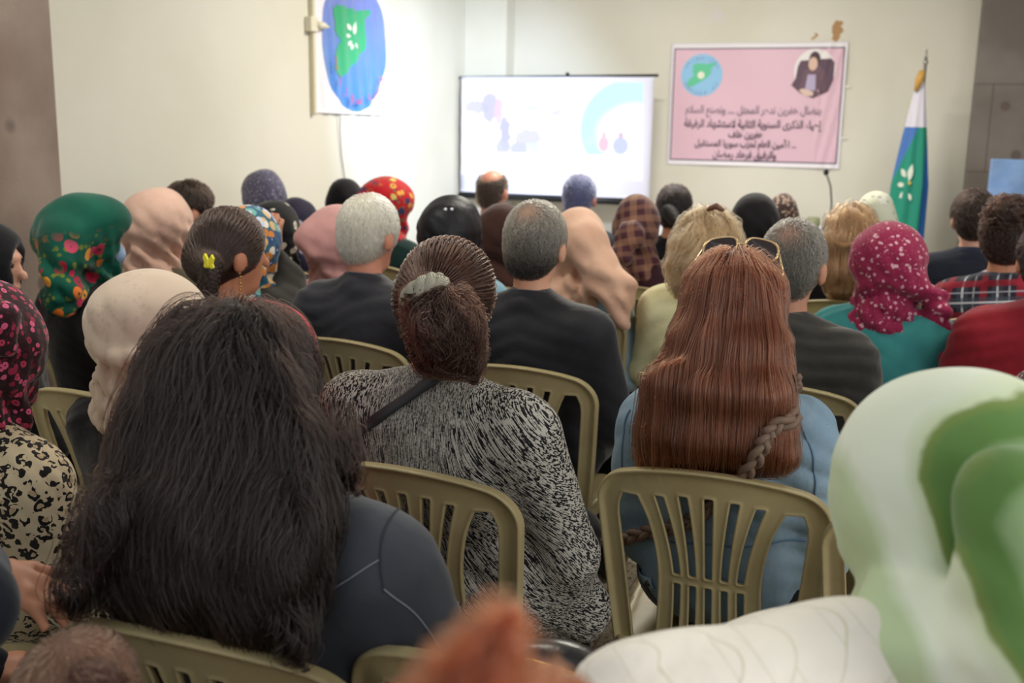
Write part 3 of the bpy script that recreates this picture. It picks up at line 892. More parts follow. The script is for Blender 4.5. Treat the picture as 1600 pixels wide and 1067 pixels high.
SKIN = {}
def skin(c='C08D70'):
    if c not in SKIN:
        m = NT('skin', 0.5, 0.35); rgb = srgb(c)
        m.bsdf.inputs['Subsurface Weight'].default_value = 0.15; m.bsdf.inputs['Subsurface Scale'].default_value = 0.01
        SKIN[c] = m.out(m.mix(m.noise(14, 3), rgb, tuple(x * y for x, y in zip(rgb[:3], (0.92, 0.74, 0.7))) + (1,)))
    return SKIN[c]
EYE = {}
_shared = {}

class Person:
    def __init__(self, px, py, d, label, face=0, hy=0, hp=4, hr=0, w=1.0, top=0.135, dep=1.0, child=1.0, h=None, skin_c='C08D70', lean=0.0, arms=None, chair=True, chair_label=None, neck=0.235, hx=0.0, cdy=0.0, cdx=0.0, crz=None, chair_at=None):
        self.px, self.py, self.dd, self.w, self.dep, self.k = px, py, d, w, dep, child
        T = at(px, py, d); k = child
        self.fz = math.radians(face)
        zr = SEAT_Z * (1 - k) * (1 if k < 1 else 0)           # a child's hips rest on the seat, legs hang
        self.hz = (T[2] - zr) / k - top
        self.hc = np.array([hx, -0.10 - lean, self.hz])
        c, s = math.cos(self.fz), math.sin(self.fz)
        self.R = np.array([[c, -s, 0], [s, c, 0], [0, 0, 1]])
        off = self.R @ (self.hc * [1, 1, 0]) * k
        self.o = np.array([T[0], T[1], 0]) - off + [0, 0, zr]
        self.zs = self.hz - neck; self.lean = lean
        piv = np.array([hx, -0.115 - lean, self.hz - 0.13])
        Rm = rot3(hy, hp, hr); self.hf = (Rm, piv + Rm @ np.array([0, 0.015, 0.13]))
        self.res = h or (0.0065 if d < 1.7 else 0.008 if d < 2.6 else 0.010 if d < 4 else 0.013)
        self.seed = int(px * 7 + py) % 9973
        self.arms = arms(self) if callable(arms) else arms
        self.skin_c = skin_c; self.body = None; self.label = label
        self.make_body()
        if chair:
            y = self.o[1] + cdy; x = self.o[0] + cdx
            if chair_at: q = at(*chair_at); x, y = q[0], q[1] + 0.285
            make_chair(x, y, (crz if crz is not None else self.fz * 0.6 + random.uniform(-.03, .03)), chair_label or ('olive-beige plastic slat-back chair with the ' + label.split('person ')[-1].split(',')[0][:60].strip() + ' on it'))
    # conversions
    def loc(self, px, py, d): return (self.R.T @ (at(px, py, d) - self.o)) / self.k
    def pick(self, field, px, py, d0=None):
        p = CC.copy(); v = at(px, py, 1.0) - CC; v = v / np.linalg.norm(v)
        lo = self.R.T @ (p - self.o) / self.k; ld = self.R.T @ v
        t = max(0.2, (d0 or self.dd) - 0.45) / self.k; best = (9, t)
        for _ in range(90):
            q = lo + ld * t; dd = float(field.eval(q[None])[0])
            if dd < best[0]: best = (dd, t)
            if dd < 0.0008 or t > (self.dd + 0.6) / self.k: break
            t += min(max(dd * 0.7, 0.0008), 0.03)
        q = (lo + ld * best[1])[None]
        for _ in range(4):
            dd, G = field.grad(q); q = q - G * dd[:, None]
        return q[0]
    # skeleton
    def joints(self, s):
        zs, w, l = self.zs, self.w, self.lean
        if self.arms and self.arms.get(s): return [np.array(q, float) for q in self.arms[s]]
        return [np.array([s * (0.150 * w + 0.022), -0.125 - l, zs - 0.012]), np.array([s * (0.215 * w + 0.005), -0.055 - l * .5, zs - 0.27]), np.array([s * 0.085, 0.17, 0.615])]
    def torso(self, g):
        zs, w, l, dp = self.zs, self.w, self.lean, self.dep
        m = (zs + 0.54) / 2
        P = [(0.06, Cn((-0.135 * w, -0.12 - l, zs - 0.012), (0.135 * w, -0.12 - l, zs - 0.012), 0.058 + g, 0.058 + g)),
             (0.08, E((0, -0.105 - l * .9, zs - 0.10), np.array((0.162 * w, 0.100 * dp, 0.15)) + g)),
             (0.08, E((0, -0.075 - l * .5, m - 0.02), np.array((0.150 * w, 0.108 * dp, 0.17)) + g)),
             (0.08, E((0, -0.04, 0.555), np.array((0.175 * w, 0.130 * min(dp, 1.08), 0.105)) + g))]
        for s in (-1, 1):
            P.append((0.05, Cn((s * 0.015, -0.115 - l, zs + 0.065), (s * 0.115 * w, -0.12 - l, zs + 0.022), 0.042 + g, 0.040 + g)))
        return P
    def arm(self, s, g):
        a, b, c = self.joints(s); w = 0.5 + 0.5 * self.w
        return [(0.05, Cn(a, b, 0.054 * w + g, 0.043 * w + g)), (0.03, Cn(b, c, 0.042 * w + g, 0.029 + g))]
    def hand(self, s):
        a, b, c = self.joints(s)
        if self.arms and self.arms.get(('h', s)): fw, up = [np.array(q, float) for q in self.arms[('h', s)]]
        else: fw, up = np.array([-s * 0.55, 0.8, -0.15]), np.array([0.0, 0.1, 1.0])
        fw = fw / np.linalg.norm(fw); sd = np.cross(fw, up); sd /= np.linalg.norm(sd); up = np.cross(sd, fw)
        th = -sd if s > 0 else sd
        out = [(0.02, Cn(c, c + fw * 0.05, 0.026, 0.028)), (0.02, Cn(c + fw * 0.05 + th * 0.018, c + fw * 0.085 + th * 0.018, 0.017, 0.014)), (0.02, Cn(c + fw * 0.05 - th * 0.018, c + fw * 0.085 - th * 0.018, 0.017, 0.014))]
        for i, L in enumerate((0.058, 0.066, 0.060, 0.046)):
            q = c + fw * (0.092 - 0.004 * abs(i - 1)) + th * (0.030 - 0.020 * i)
            m_ = q + fw * L * 0.55 - up * 0.006; e = m_ + fw * L * 0.38 - up * 0.020
            out += [(0.006, Cn(q, m_, 0.0092, 0.0085)), (0.005, Cn(m_, e, 0.0085, 0.0072))]
        q = c + fw * 0.03 + th * 0.026; m_ = q + fw * 0.032 + th * 0.022; e = m_ + fw * 0.026 + th * 0.006
        out += [(0.008, Cn(q, m_, 0.013, 0.0105)), (0.005, Cn(m_, e, 0.0105, 0.0085))]
        return out
    def legs(self, g):
        out = []
        for s in (-1, 1):
            out += [(0.07, Cn((s * 0.085, -0.01, 0.525), (s * 0.115, 0.37, 0.515), 0.078 + g, 0.054 + g)),
                    (0.04, Cn((s * 0.115, 0.375, 0.51), (s * 0.12, 0.36, 0.10), 0.052 + g, 0.036 + g))]
        return out
    def make_body(self):
        f = Field(); hf = self.hf
        f.u(0.03, E((0, -0.004, 0.022), (0.073, 0.092, 0.092), hf), Cn((0, 0.028, -0.02), (0, 0.046, -0.080), 0.060, 0.040, hf))
        f.u(0.012, Cn((0, 0.090, 0.004), (0, 0.107, -0.028), 0.007, 0.012, hf), E((0, 0.083, -0.058), (0.023, 0.012, 0.009), hf), E((0, 0.084, 0.028), (0.046, 0.012, 0.008), hf))
        f.u(0.01, *[E((s * 0.081, -0.006, -0.014), (0.012, 0.022, 0.034), hf) for s in (-1, 1)])
        f.s(0.012, *[E((s * 0.030, 0.103, 0.010), (0.016, 0.014, 0.010), hf) for s in (-1, 1)])
        nb = np.array([0, -0.115 - self.lean, self.zs + 0.04]); nt = hf[0] @ np.array([0, -0.022, -0.07]) + hf[1]
        f.u(0.03, Cn(nt, nb, 0.050, 0.054))
        for k, p in self.torso(-0.012): f.u(k, p)
        for s in (-1, 1):
            for k, p in self.arm(s, -0.008): f.u(k, p)
            for k, p in self.hand(s): f.u(k, p)
        for k, p in self.legs(-0.010): f.u(k, p)
        f.u(0.02, *[Cn((s * 0.12, 0.355, 0.055), (s * 0.125, 0.46, 0.035), 0.034, 0.028) for s in (-1, 1)])
        self.bf = f
        o = self.body = link('person', f.mesh('person', self.res), None, tuple(self.o), (0, 0, self.fz), skin(self.skin_c))
        o.scale = (self.k,) * 3
        tag(o, self.label, 'person', 'people seated in the audience')
        return o
    def eyes(self):
        for s in (-1, 1):
            c = self.hf[0] @ np.array([s * 0.030, 0.078, 0.010]) + self.hf[1]
            MB().sphere(tuple(c), 0.0115).build('eye', plain('eye_dark', '4A3A34', 0.3), self.body, smooth=True)
    def add(self, name, field, mat, h=None):
        return link(name, field.mesh(name, h or self.res), self.body, mat=mat)
    def folds(self, amp=0.004, fr=(22, 30, 62), seed=0):
        sd = self.seed + seed
        def f(P):
            wv = fn(P, 7.0, sd) * 1.5
            s = np.where(P[..., 0] > 0, 1.0, -1.0); Q = P * np.stack([s, np.ones_like(s), np.ones_like(s)], -1)
            a = np.sin(Q @ np.array(fr, float) + fn(P, 11.0, sd + 1) * 3.2 + wv); a = 1 - 2 * np.abs(a) ** 0.8
            on = np.clip(0.55 + 0.9 * fn(P, 9.0, sd + 3), 0.1, 1.0)
            return amp * (0.55 * a * on + 0.55 * fn(P, 32.0, sd + 2))
        return f
    def shirt(self, mat, g=0.004, collar=0.0, amp=0.0035, name='top', extra=None, bottom=None, sleeves=True, h=None, long=False):
        f = Field()
        for k, p in self.torso(g + 0.002): f.u(k, p)
        if sleeves:
            for s in (-1, 1):
                for k, p in self.arm(s, g + 0.004): f.u(k, p)
        if collar:
            l = self.lean
            f.u(0.02, E((0, -0.118 - l, self.zs + 0.078), (0.064 + collar * .3, 0.064 + collar * .3, 0.020 + collar)))
        if long:
            for s in (-1, 1): f.u(0.08, Cn((s * 0.09, 0, 0.525), (s * 0.12, 0.3, 0.52), 0.09, 0.07))
        if extra: extra(f)
        f.disp = self.folds(amp)
        self.tf = f
        return self.add(name, f, mat, h)
    def lower(self, mat, shoes='2A2624'):
        """Trousers and shoes; their meshes are shared, only the cloth differs."""
        if 'tr' not in _shared:
            f = Field()
            for k, p in self.legs(0.006): f.u(k, p)
            f.u(0.06, E((0, -0.03, 0.548), (0.185, 0.135, 0.10)))
            _shared['tr'] = f.mesh('trousers', 0.014); _shared['tr'].materials.append(None)
            for s in (-1, 1):
                f = Field().u(0.03, Cn((s * 0.12, 0.345, 0.055), (s * 0.125, 0.47, 0.038), 0.042, 0.036), Cn((s * 0.12, 0.355, 0.05), (s * 0.12, 0.36, 0.09), 0.04, 0.042))
                f.disp = lambda P: np.maximum(0, -(P[..., 2] - 0.004))
                _shared[s] = f.mesh('shoe', 0.011); _shared[s].materials.append(plain('shoe_leather', shoes, 0.4))
        o = link('trousers', _shared['tr'], self.body); o.material_slots[0].link = 'OBJECT'; o.material_slots[0].material = mat
        for s in (-1, 1): link('shoe', _shared[s], self.body)
    def collar(self, mat, w=0.045, r=0.064, dz=0.100, tilt=0.012):
        c = np.array([0, -0.112 - self.lean, self.zs + dz]); P, N = [], []
        for i in range(33):
            a = math.radians(-250 + 320 * i / 32 + 55); u = np.array([math.cos(a), math.sin(a), 0.0])
            P.append(c + u * [r * 1.05, r, 0] + [0, 0, -tilt * (1 + u[1])]); N.append(u * 0.94 + np.array([0, 0, 0.34]))
        return ribbon('collar', P, N, w, 0.006, mat, self.body)
    # head coverings
    def hijab(self, mat, wid=0.235, bun=0.35, folds=0.006, style=0, drape=1.0, extra=None, name='headscarf', h=None, tall=0.0, nf=11, cut=True):
        f = Field(); hf = self.hf; a = wid / 2; sh = self.zs; l = self.lean
        f.u(0.05, E((0, -0.008, 0.020 + tall / 2), (a * 0.97, max(a, 0.112) * 1.02, 0.118 + tall / 2), hf))
        if bun: f.u(0.07, E((0, -0.075, 0.015), (a * 0.74, 0.045 + 0.05 * bun, 0.085), hf))
        f.u(0.07, Cn((0, -0.035, -0.03), (0, -0.03, -0.115), a * 0.80, a * 0.66, hf, sc=(1, 1.0, 1)))
        f.u(0.04, E((0, 0.035, -0.105), (0.062, 0.058, 0.040), hf))
        f.u(0.05, E((0, -0.108 - l, sh + 0.075), (0.088, 0.088, 0.045)))
        if drape: f.u(0.07, E((0, -0.125 - l, sh + 0.025), (0.105 + 0.035 * drape, 0.075 + 0.02 * drape, 0.035 + 0.03 * drape)))
        if cut: f.s(0.015, E((0, 0.125, 0.0), (0.062, 0.060, 0.082), hf))
        if extra: extra(f)
        sd = self.seed; Rm, t = hf
        def disp(P):
            Q = (P - t) @ Rm; ang = np.arctan2(Q[..., 0], -Q[..., 1]); low = np.clip((0.09 - Q[..., 2]) / 0.2, 0, 1.3)
            warp = fn(P, 8.0, sd) * 1.6
            a1 = np.sin(nf * ang + warp * 1.4 + 22 * Q[..., 2] * (1 if style != 2 else -1)); a1 = 1 - 2 * np.abs(a1) ** 0.7
            a2 = np.sin(70 * Q[..., 2] + 6 * np.abs(ang) + warp * 3)
            a3 = np.sin(34 * (Q[..., 2] * 1.2 + Q[..., 0] * (1 if style != 1 else -1)) + warp * 2); a3 = 1 - 2 * np.abs(a3) ** 0.7
            neck = np.exp(-((Q[..., 2] + 0.11) / 0.05) ** 2)
            fo = np.where(a1 > 0, a1, a1 * 0.6)
            return folds * 2.2 * (0.5 * fo * low + 0.8 * a2 * neck + 0.5 * a3 * low * (1 - neck) + 0.25 * fn(P, 40, sd + 4))
        f.disp = disp
        self.cf = f
        return self.add(name, f, mat, h)
    def cap(self, g=0.010, low=-0.05, nape=True, extra=None, crown=None, vol=(0, 0, 0)):
        """Hair mass that sits on the skull and leaves the face and ears free."""
        f = Field(); hf = self.hf
        f.u(0.03, E((0, -0.010, 0.026), (0.074 + g + vol[0], 0.094 + g + vol[1], 0.092 + g + vol[2]), hf))
        if nape: f.u(0.03, E((0, -0.052, -0.035), (0.058 + g * .5 + vol[0], 0.038 + g * .5, 0.062), hf))
        f.s(0.012, E((0, 0.135, -0.035), (0.10, 0.085, 0.105), hf))
        f.s(0.010, *[E((s * 0.096, 0.012, -0.052), (0.034, 0.052, 0.062), hf) for s in (-1, 1)])
        if crown is not None: f.s(0.02, E(*crown, hf))
        if extra: extra(f)
        self.cf = f
        return f
    def H(self, p): return self.hf[0] @ np.array(p, float) + self.hf[1]
    def short_hair(self, hexc, n=5000, r=0.0007, L=0.02, crown=None, thin=None, g=0.009, base=0.6, frizz=0.25, low=None):
        f = self.cap(g, crown=crown)
        kw = dict(low=low, z0=self.hz - 0.07, z1=self.hz + 0.05) if low else {}
        smat = scalp_mat('scalp_' + hexc + str(base) + (str(self.seed) if low else ''), hexc, base, pink=self.H(thin[0]) if (low and thin is not None) else None, **kw)
        o = self.add('hair', f, smat)
        Rm, t = self.hf; c = self.H((0, -0.04, 0.11))
        def cond(P, G):
            Q = (P - t) @ Rm; ok = np.ones(len(P), bool)
            if thin is not None: ok &= (np.linalg.norm((Q - thin[0]) / thin[1], axis=1) > np.random.RandomState(1).uniform(0.3, 1.1, len(P)))
            return ok
        roots = sample_surface(f, self.H((0, 0, 0)) - 0.15, self.H((0, 0, 0)) + 0.15, n, self.seed, cond)
        def dirf(P, G):
            v = P - c; v /= np.linalg.norm(v, axis=-1, keepdims=True); return v + np.array([0, 0, -0.6]) + fn(P, 40, 3)[:, None] * 0.5 * np.cross(v, G)
        st = 4; make_strands('hair_strands', o, hair_mat('hair_' + hexc + (str(self.seed) if low else ''), hexc, **kw), f, roots, dirf, st, L / st, (0.0, 0.007), r, (0.2, 300), self.seed, 0.5, frizz=frizz)
        return o

def bound(f):
    los, his = zip(*[p.bbox(0.01) for op, p, k in f.ops if op == 'u']); return np.min(los, 0), np.max(his, 0)

def ribbon(name, pts, nrm, w, th, mat, parent):
    """Flat strap along pts lying flat against the surface with normals nrm."""
    pts = [Vector(p) for p in pts]; nrm = [Vector(n) for n in nrm]; V = []; n = len(pts)
    for i in range(n):
        t = (pts[min(i + 1, n - 1)] - pts[max(i - 1, 0)]).normalized(); s = t.cross(nrm[i]).normalized()
        for a, b in ((-1, 0), (-0.8, 1), (0.8, 1), (1, 0), (0.8, -0.3), (-0.8, -0.3)):
            V.append(tuple(pts[i] + s * a * w / 2 + nrm[i] * b * th))
    Fq = [(i * 6 + k, i * 6 + (k + 1) % 6, (i + 1) * 6 + (k + 1) % 6, (i + 1) * 6 + k) for i in range(n - 1) for k in range(6)]
    return link(name, to_mesh(name, V, Fq), parent, mat=mat)

def spline(P, n):
    P = np.asarray(P, float); out = []
    Q = np.vstack([2 * P[0] - P[1], P, 2 * P[-1] - P[-2]])
    m = len(P) - 1
    for i in range(n + 1):
        u = i / n * m; k = min(int(u), m - 1); t = u - k; a, b, c, d = Q[k:k + 4]
        out.append(0.5 * (2 * b + (c - a) * t + (2 * a - 5 * b + 4 * c - d) * t * t + (3 * b - a - 3 * c + d) * t ** 3))
    return np.array(out)

def on_surface(field, P, off):
    P = np.array(P, float)
    for _ in range(4):
        d, G = field.grad(P); P = P - G * (d - off)[:, None]
    return P, G

class Both:
    """Union of several fields, for things that lie over more than one layer."""
    def __init__(self, *f): self.f = f
    def eval(self, P): return np.min([q.eval(P) for q in self.f], 0)
    grad = Field.grad

# ---------------------------------------------------------------- cloth patterns
def floral(name, base, cols, scale=26, th=0.32, dens=0.5, leaf='5F7A3A', mask=None, base2=None, rough=0.8, clump=5.0, crisp=False):
    m = NT(name, rough, 0.2); m.sheen(0.2)
    nz = m.noise(9, 3, color=True); a = m.n('ShaderNodeVectorMath', operation='SCALE'); m.put(a.inputs[0], nz); a.inputs['Scale'].default_value = 0.03
    b = m.n('ShaderNodeVectorMath', operation='ADD'); m.put(b.inputs[0], m.co()); m.put(b.inputs[1], a.outputs[0]); v = b.outputs[0]
    c = m.mix(m.step(m.noise(7, 3), 0.3, 0.7), base, base2 or base)
    msk = m.step(m.noise(clump, 2), dens, dens + 0.06)
    if mask: msk = m.math('MULTIPLY', msk, mask(m))
    lv = m.math('LESS_THAN', m.voro(scale * 1.9, v), 0.30)
    c = m.mix(m.math('MULTIPLY', lv, msk), c, leaf)
    d = m.voro(scale, v); n = len(cols)
    pick = m.ramp(m.sep(m.voro(scale, v, out='Color'))[0], [(i / n, q) for i, q in enumerate(cols)], 'CONSTANT')
    c = m.mix(m.math('MULTIPLY', m.math('LESS_THAN', d, th), msk), c, pick)
    c = m.mix(m.math('MULTIPLY', m.math('LESS_THAN', d, th * 0.3), msk), c, cols[-1])
    m.bump(m.noise(500, 1), 0.2, 0.0006)
    return m.out(c)

def speckle(name, base, c1, c2=None, scale=45, th=0.25, rough=0.85, scale2=90):
    m = NT(name, rough, 0.2); m.sheen(0.2)
    v = m.mapping(scale=(1, 1, 1), rot=(.3, .4, .5))
    k = m.n('ShaderNodeVectorMath', operation='SCALE'); m.put(k.inputs[0], m.noise(30, 3, color=True)); k.inputs['Scale'].default_value = 0.03
    b = m.n('ShaderNodeVectorMath', operation='ADD'); m.put(b.inputs[0], v); m.put(b.inputs[1], k.outputs[0])
    c = m.mix(m.math('LESS_THAN', m.voro(scale, b.outputs[0]), th), base, c1)
    if c2: c = m.mix(m.math('LESS_THAN', m.voro(scale2, b.outputs[0]), th * 0.8), c, c2)
    m.bump(m.noise(400, 1), 0.25, 0.0008)
    return m.out(c)

def tartan(name, base, stripes, per=0.12, rot=(0.15, 0.1, 0.1), rough=0.85):
    """stripes: (position, half width, colour, strength) crossed in two directions."""
    m = NT(name, rough, 0.2); m.sheen(0.2); x = m.sep(m.mapping(rot=rot)); c = srgb(base); c = m.mix(0.0, c, c)
    for ax in (0, 2):
        fr = m.math('FRACT', m.math('DIVIDE', x[ax], per))
        for pos, hw, col, k in stripes:
            f = m.math('LESS_THAN', m.math('ABSOLUTE', m.math('SUBTRACT', fr, pos)), hw)
            c = m.mix(m.math('MULTIPLY', f, k), c, col)
    m.bump(m.noise(300, 1), 0.3, 0.001)
    return m.out(c)

def leopard():
    m = NT('leopard_print', 0.8, 0.2); m.sheen(0.15)
    k = m.n('ShaderNodeVectorMath', operation='SCALE'); m.put(k.inputs[0], m.noise(32, 2, color=True)); k.inputs['Scale'].default_value = 0.028
    b = m.n('ShaderNodeVectorMath', operation='ADD'); m.put(b.inputs[0], m.co()); m.put(b.inputs[1], k.outputs[0]); v = b.outputs[0]
    d = m.voro(44, v); ring = m.math('MULTIPLY', m.math('GREATER_THAN', d, 0.24), m.math('LESS_THAN', d, 0.52))
    ring = m.math('MULTIPLY', ring, m.math('GREATER_THAN', m.noise(70, 1), 0.43))
    c = m.mix(m.noise(6, 2), 'C9B99C', 'B9A684'); c = m.mix(m.math('LESS_THAN', d, 0.2), c, 'A98F6C')
    m.bump(m.noise(20, 3), 0.3, 0.006)
    return m.out(m.mix(ring, c, '191513'))

def bark_stripes():
    """Fine broken black and off-white stripes that run down the back and fan to the sleeves."""
    m = NT('black_white_striped_knit', 0.85, 0.15)
    x = m.sep()
    ang = m.math('MULTIPLY', m.noise(4, 1), 2.0)
    tilt = m.math('ADD', 0.25, m.math('MULTIPLY', m.step(x[0], -0.12, 0.12), 0.75))
    u = m.math('ADD', m.math('ADD', x[0], m.math('MULTIPLY', x[2], tilt)), m.math('MULTIPLY', ang, 0.05))
    w = m.math('SUBTRACT', x[2], m.math('MULTIPLY', x[0], 0.42))
    v = m.comb(u, m.math('MULTIPLY', x[1], 0.35), m.math('MULTIPLY', w, 0.05))
    n = m.noise(380, 1.0, v, rough=0.5)
    br = m.noise(230, 1)
    s = m.math('ADD', n, m.math('MULTIPLY', m.math('SUBTRACT', br, 0.5), 0.32))
    c = m.mix(m.step(s, 0.455, 0.545), '1C1B1E', 'ACA89F')
    m.bump(n, 0.35, 0.002)
    return m.out(c)

def denim(name, c='7F9FB8', c2='64849F'):
    m = NT(name, 0.85, 0.15)
    a = m.mix(m.step(m.noise(6, 5), 0.35, 0.68), c, c2)
    tw = m.wave(420, m.mapping(rot=(0.6, 0.5, 0.7)))
    b1 = m.bump(m.noise(26, 4), 0.5, 0.008)
    m.bump(tw, 0.2, 0.0008, b1)
    return m.out(m.mix(m.math('MULTIPLY', tw, 0.12), a, 'B8CAD6'))

BLACK = fabric('black_cloth', '17161A', '0E0D10'); NAVYBLK = fabric('navy_black_cloth', '1C1C26', '14141B')
DKPANTS = fabric('dark_trousers', '1B1A1D', '121113')

# ---------------------------------------------------------------- nearest row
def flow_down(c, k=0.7, g=1.0, sway=None):
    c = np.array(c)
    def f(P, G):
        v = P - c; v = v / np.maximum(np.linalg.norm(v, axis=-1, keepdims=True), 1e-6)
        low = np.clip((c[2] - P[..., 2]) / 0.16, 0, 1)[:, None]
        T = v * k * (1 - low) + np.array([0, 0, -g])
        if sway is not None: T = T + sway(P)[:, None] * np.array([1.0, 0, 0])
        return T
    return f

# woman with very long wavy hair, slate jacket
P1 = Person(368, 462, 1.50, 'person with very long dark wavy brown hair over a slate-grey jacket, closest row', face=-6, hp=2, hx=-0.055, w=1.30, dep=1.08, top=0.14, neck=0.20,
            chair_label='plastic chair top half covered by long dark wavy hair, closest row', chair_at=(272, 968, 1.35), crz=0.0)
P1.shirt(fabric('slate_jersey', '464A52', '3B3E46', rough=0.7, sheen=0.15), g=0.006, collar=0.0, amp=0.005, name='jacket', long=True)
P1.lower(DKPANTS)
f = Field(); L = P1.loc
f.u(0.05, E((0, -0.012, 0.022), (0.090, 0.108, 0.105), P1.hf))
st = [(362, 520, 1.48, 76), (354, 600, 1.46, 122), (350, 690, 1.445, 162), (340, 790, 1.425, 186), (312, 870, 1.41, 192), (285, 915, 1.41, 180)]
for (x0, y0, d0, w0), (x1, y1, d1, w1) in zip(st[:-1], st[1:]):
    a, b = L(x0, y0, d0), L(x1, y1, d1); s_ = 0.27
    f.u(0.05, Cn(a, b, w0 / FPX * d0, w1 / FPX * d1, sc=(1, s_, 0.4)))
f.s(0.03, E((0, 0.16, -0.05), (0.085, 0.11, 0.12), P1.hf))
f.disp = lambda P: 0.004 * np.sin(fn(P, (48, 48, 7), 4) * 3 + 1.2 * fn(P, 12, 5)) + 0.004 * fn(P, 30, 6)
hair = P1.add('hair', f, scalp_mat('scalp_dark_brown', '2A1D19', 0.5), 0.009)
lo, hi = bound(f)
roots = sample_surface(f, lo, hi, 15000, 11)
sway = lambda P: 0.30 * np.sin(P[:, 2] * 26 + fn(P, 5, 8) * 4) * np.clip((P1.hz - P[:, 2]) / 0.3, 0, 1)
make_strands('hair_strands', hair, hair_mat('hair_dark_brown', '1D1412', '2E1E19'), f, roots, flow_down(P1.H((0, 0.0, 0.13)), sway=sway), 22, 0.010, (-0.002, 0.010), 0.00045, (0.35, 55), 3, 0.5, frizz=0.10, free=0.012)
rt = sample_surface(f, lo, hi, 5000, 12, lambda P, G: P[:, 2] > P1.hz - 0.02)
make_strands('hair_strands', hair, hair_mat('hair_dark_brown', '1D1412', '2E1E19'), f, rt, flow_down(P1.H((0, 0.0, 0.13)), sway=sway), 50, 0.010, (0.0, 0.012), 0.00045, (0.35, 55), 4, 0.4, frizz=0.08, free=0.015)
# curled tips that hang over the chair back
tips = Field()
c0, c1 = L(455, 900, 1.36), L(462, 1000, 1.30)
tips.u(0.03, Cn(c0, c1, 0.034, 0.022), Cn(L(520, 650, 1.43), L(540, 735, 1.42), 0.03, 0.02), Cn(L(190, 800, 1.40), L(120, 920, 1.38), 0.05, 0.03))
rt = sample_surface(tips, *bound(tips), 2600, 13)
make_strands('hair_strands', hair, hair_mat('hair_dark_brown', '1D1412'), tips, rt, lambda P, G: np.array([0.15, 0, -1.0]) + 0.6 * np.stack([np.sin(P[:, 2] * 70), 0 * P[:, 0], 0 * P[:, 0]], 1), 14, 0.009, (-0.02, 0.004), 0.00045, (0.5, 60), 5, 0.5, frizz=0.07, free=0.02)
stitch = plain('pale_stitching', '8C929E', 0.8)
for path in ([(470, 975), (500, 935), (545, 905), (592, 875)], [(600, 920), (650, 960), (690, 1015)], [(625, 795), (600, 830), (594, 880), (600, 925)]):
    q = np.array([P1.pick(P1.tf, x, y) for x, y in path]); q, G = on_surface(P1.tf, spline(q, 40), 0.0012)
    ribbon('seam', q, G, 0.0016, 0.0008, stitch if path[0] != (625, 795) else plain('seam_dark', '2C2F36', 0.9), [c for c in P1.body.children if c.name.startswith('jacket')][0])

# woman in the tie-dyed green headscarf, right foreground
P2 = Person(1530, 570, 1.14, 'person in a pale and dark green tie-dyed headscarf and cream blouse, right foreground', face=12, hy=10, hp=14, w=1.3, dep=1.15, top=0.145,
            chair_label='plastic chair under the person in the tie-dyed green headscarf')
def tie_dye():
    m = NT('green_tie_dye', 0.85, 0.15); m.sheen(0.3)
    A = P2.loc(1625, 790, 1.0)
    x = m.sep(); nz = m.math('MULTIPLY', m.math('SUBTRACT', m.noise(9, 4), 0.5), 0.035)
    cs, sn = math.cos(math.radians(8)), math.sin(math.radians(8))
    dx = m.math('SUBTRACT', x[0], A[0]); dz = m.math('SUBTRACT', x[2], A[2])
    below = m.math('MINIMUM', dz, 0.0); above = m.math('MAXIMUM', dz, 0.0)
    dxx = m.math('ADD', dx, m.math('MULTIPLY', below, 0.42))
    r = m.math('SQRT', m.math('ADD', m.math('MULTIPLY', dxx, dxx), m.math('MULTIPLY', m.math('MULTIPLY', above, above), 1.5)))
    r = m.math('ADD', r, nz)
    c = m.ramp(m.math('MULTIPLY', r, 5.0), [(0.0, '8AA476'), (0.24, '86A070'), (0.30, '5E8144'), (0.42, '64874A'), (0.475, '7C8F4E'), (0.50, 'CFDAB6'), (0.58, 'E2EAD4'), (0.74, 'E6EDDA'), (0.84, 'BFD0A6')])
    c = m.mix(m.step(m.noise(2.5, 3), 0.55, 0.75), c, 'C6D8AE')
    wv = m.noise(1, 2, m.mapping(scale=(40, 40, 400)))
    b = m.bump(m.noise(700, 1), 0.2, 0.0006); m.bump(wv, 0.25, 0.001, b)
    return m.out(c)
TD = tie_dye()
def ex2(f):
    q = P2.loc; f.u(0.04, E((0, -0.012, -0.035), (0.121, 0.118, 0.112), P2.hf))
    f.u(0.03, Cn(q(1580, 780, 0.99), q(1610, 1060, 0.94), 0.05, 0.06)); f.u(0.05, E(q(1450, 1010, 1.05), (0.085, 0.08, 0.06)))
sc_ = P2.hijab(TD, wid=0.262, bun=0.3, folds=0.0022, tall=0.0, extra=ex2, h=0.0065, nf=6)
def blouse():
    m = NT('cream_pintuck_blouse', 0.6, 0.3); m.sheen(0.2)
    b = m.n('ShaderNodeTexBrick'); m.put(b.inputs['Vector'], m.mapping(rot=(1.2, 0.5, 0.3))); b.inputs['Scale'].default_value = 9
    b.inputs['Mortar Size'].default_value = 0.006; b.inputs['Mortar Smooth'].default_value = 0.6
    c = m.mix(m.math('MULTIPLY', b.outputs['Fac'], 0.55), 'F0E9DC', 'C8BE96')
    b1 = m.bump(m.noise(22, 4), 0.5, 0.01); m.bump(b.outputs['Fac'], 0.4, 0.002, b1)
    return m.out(c)
P2.shirt(blouse(), g=0.012, amp=0.008, name='blouse', h=0.0075, extra=lambda f: f.u(0.06, Cn(P2.loc(1330, 1060, 1.06), P2.loc(1010, 1140, 0.98), 0.078, 0.082)))
P2.lower(DKPANTS)

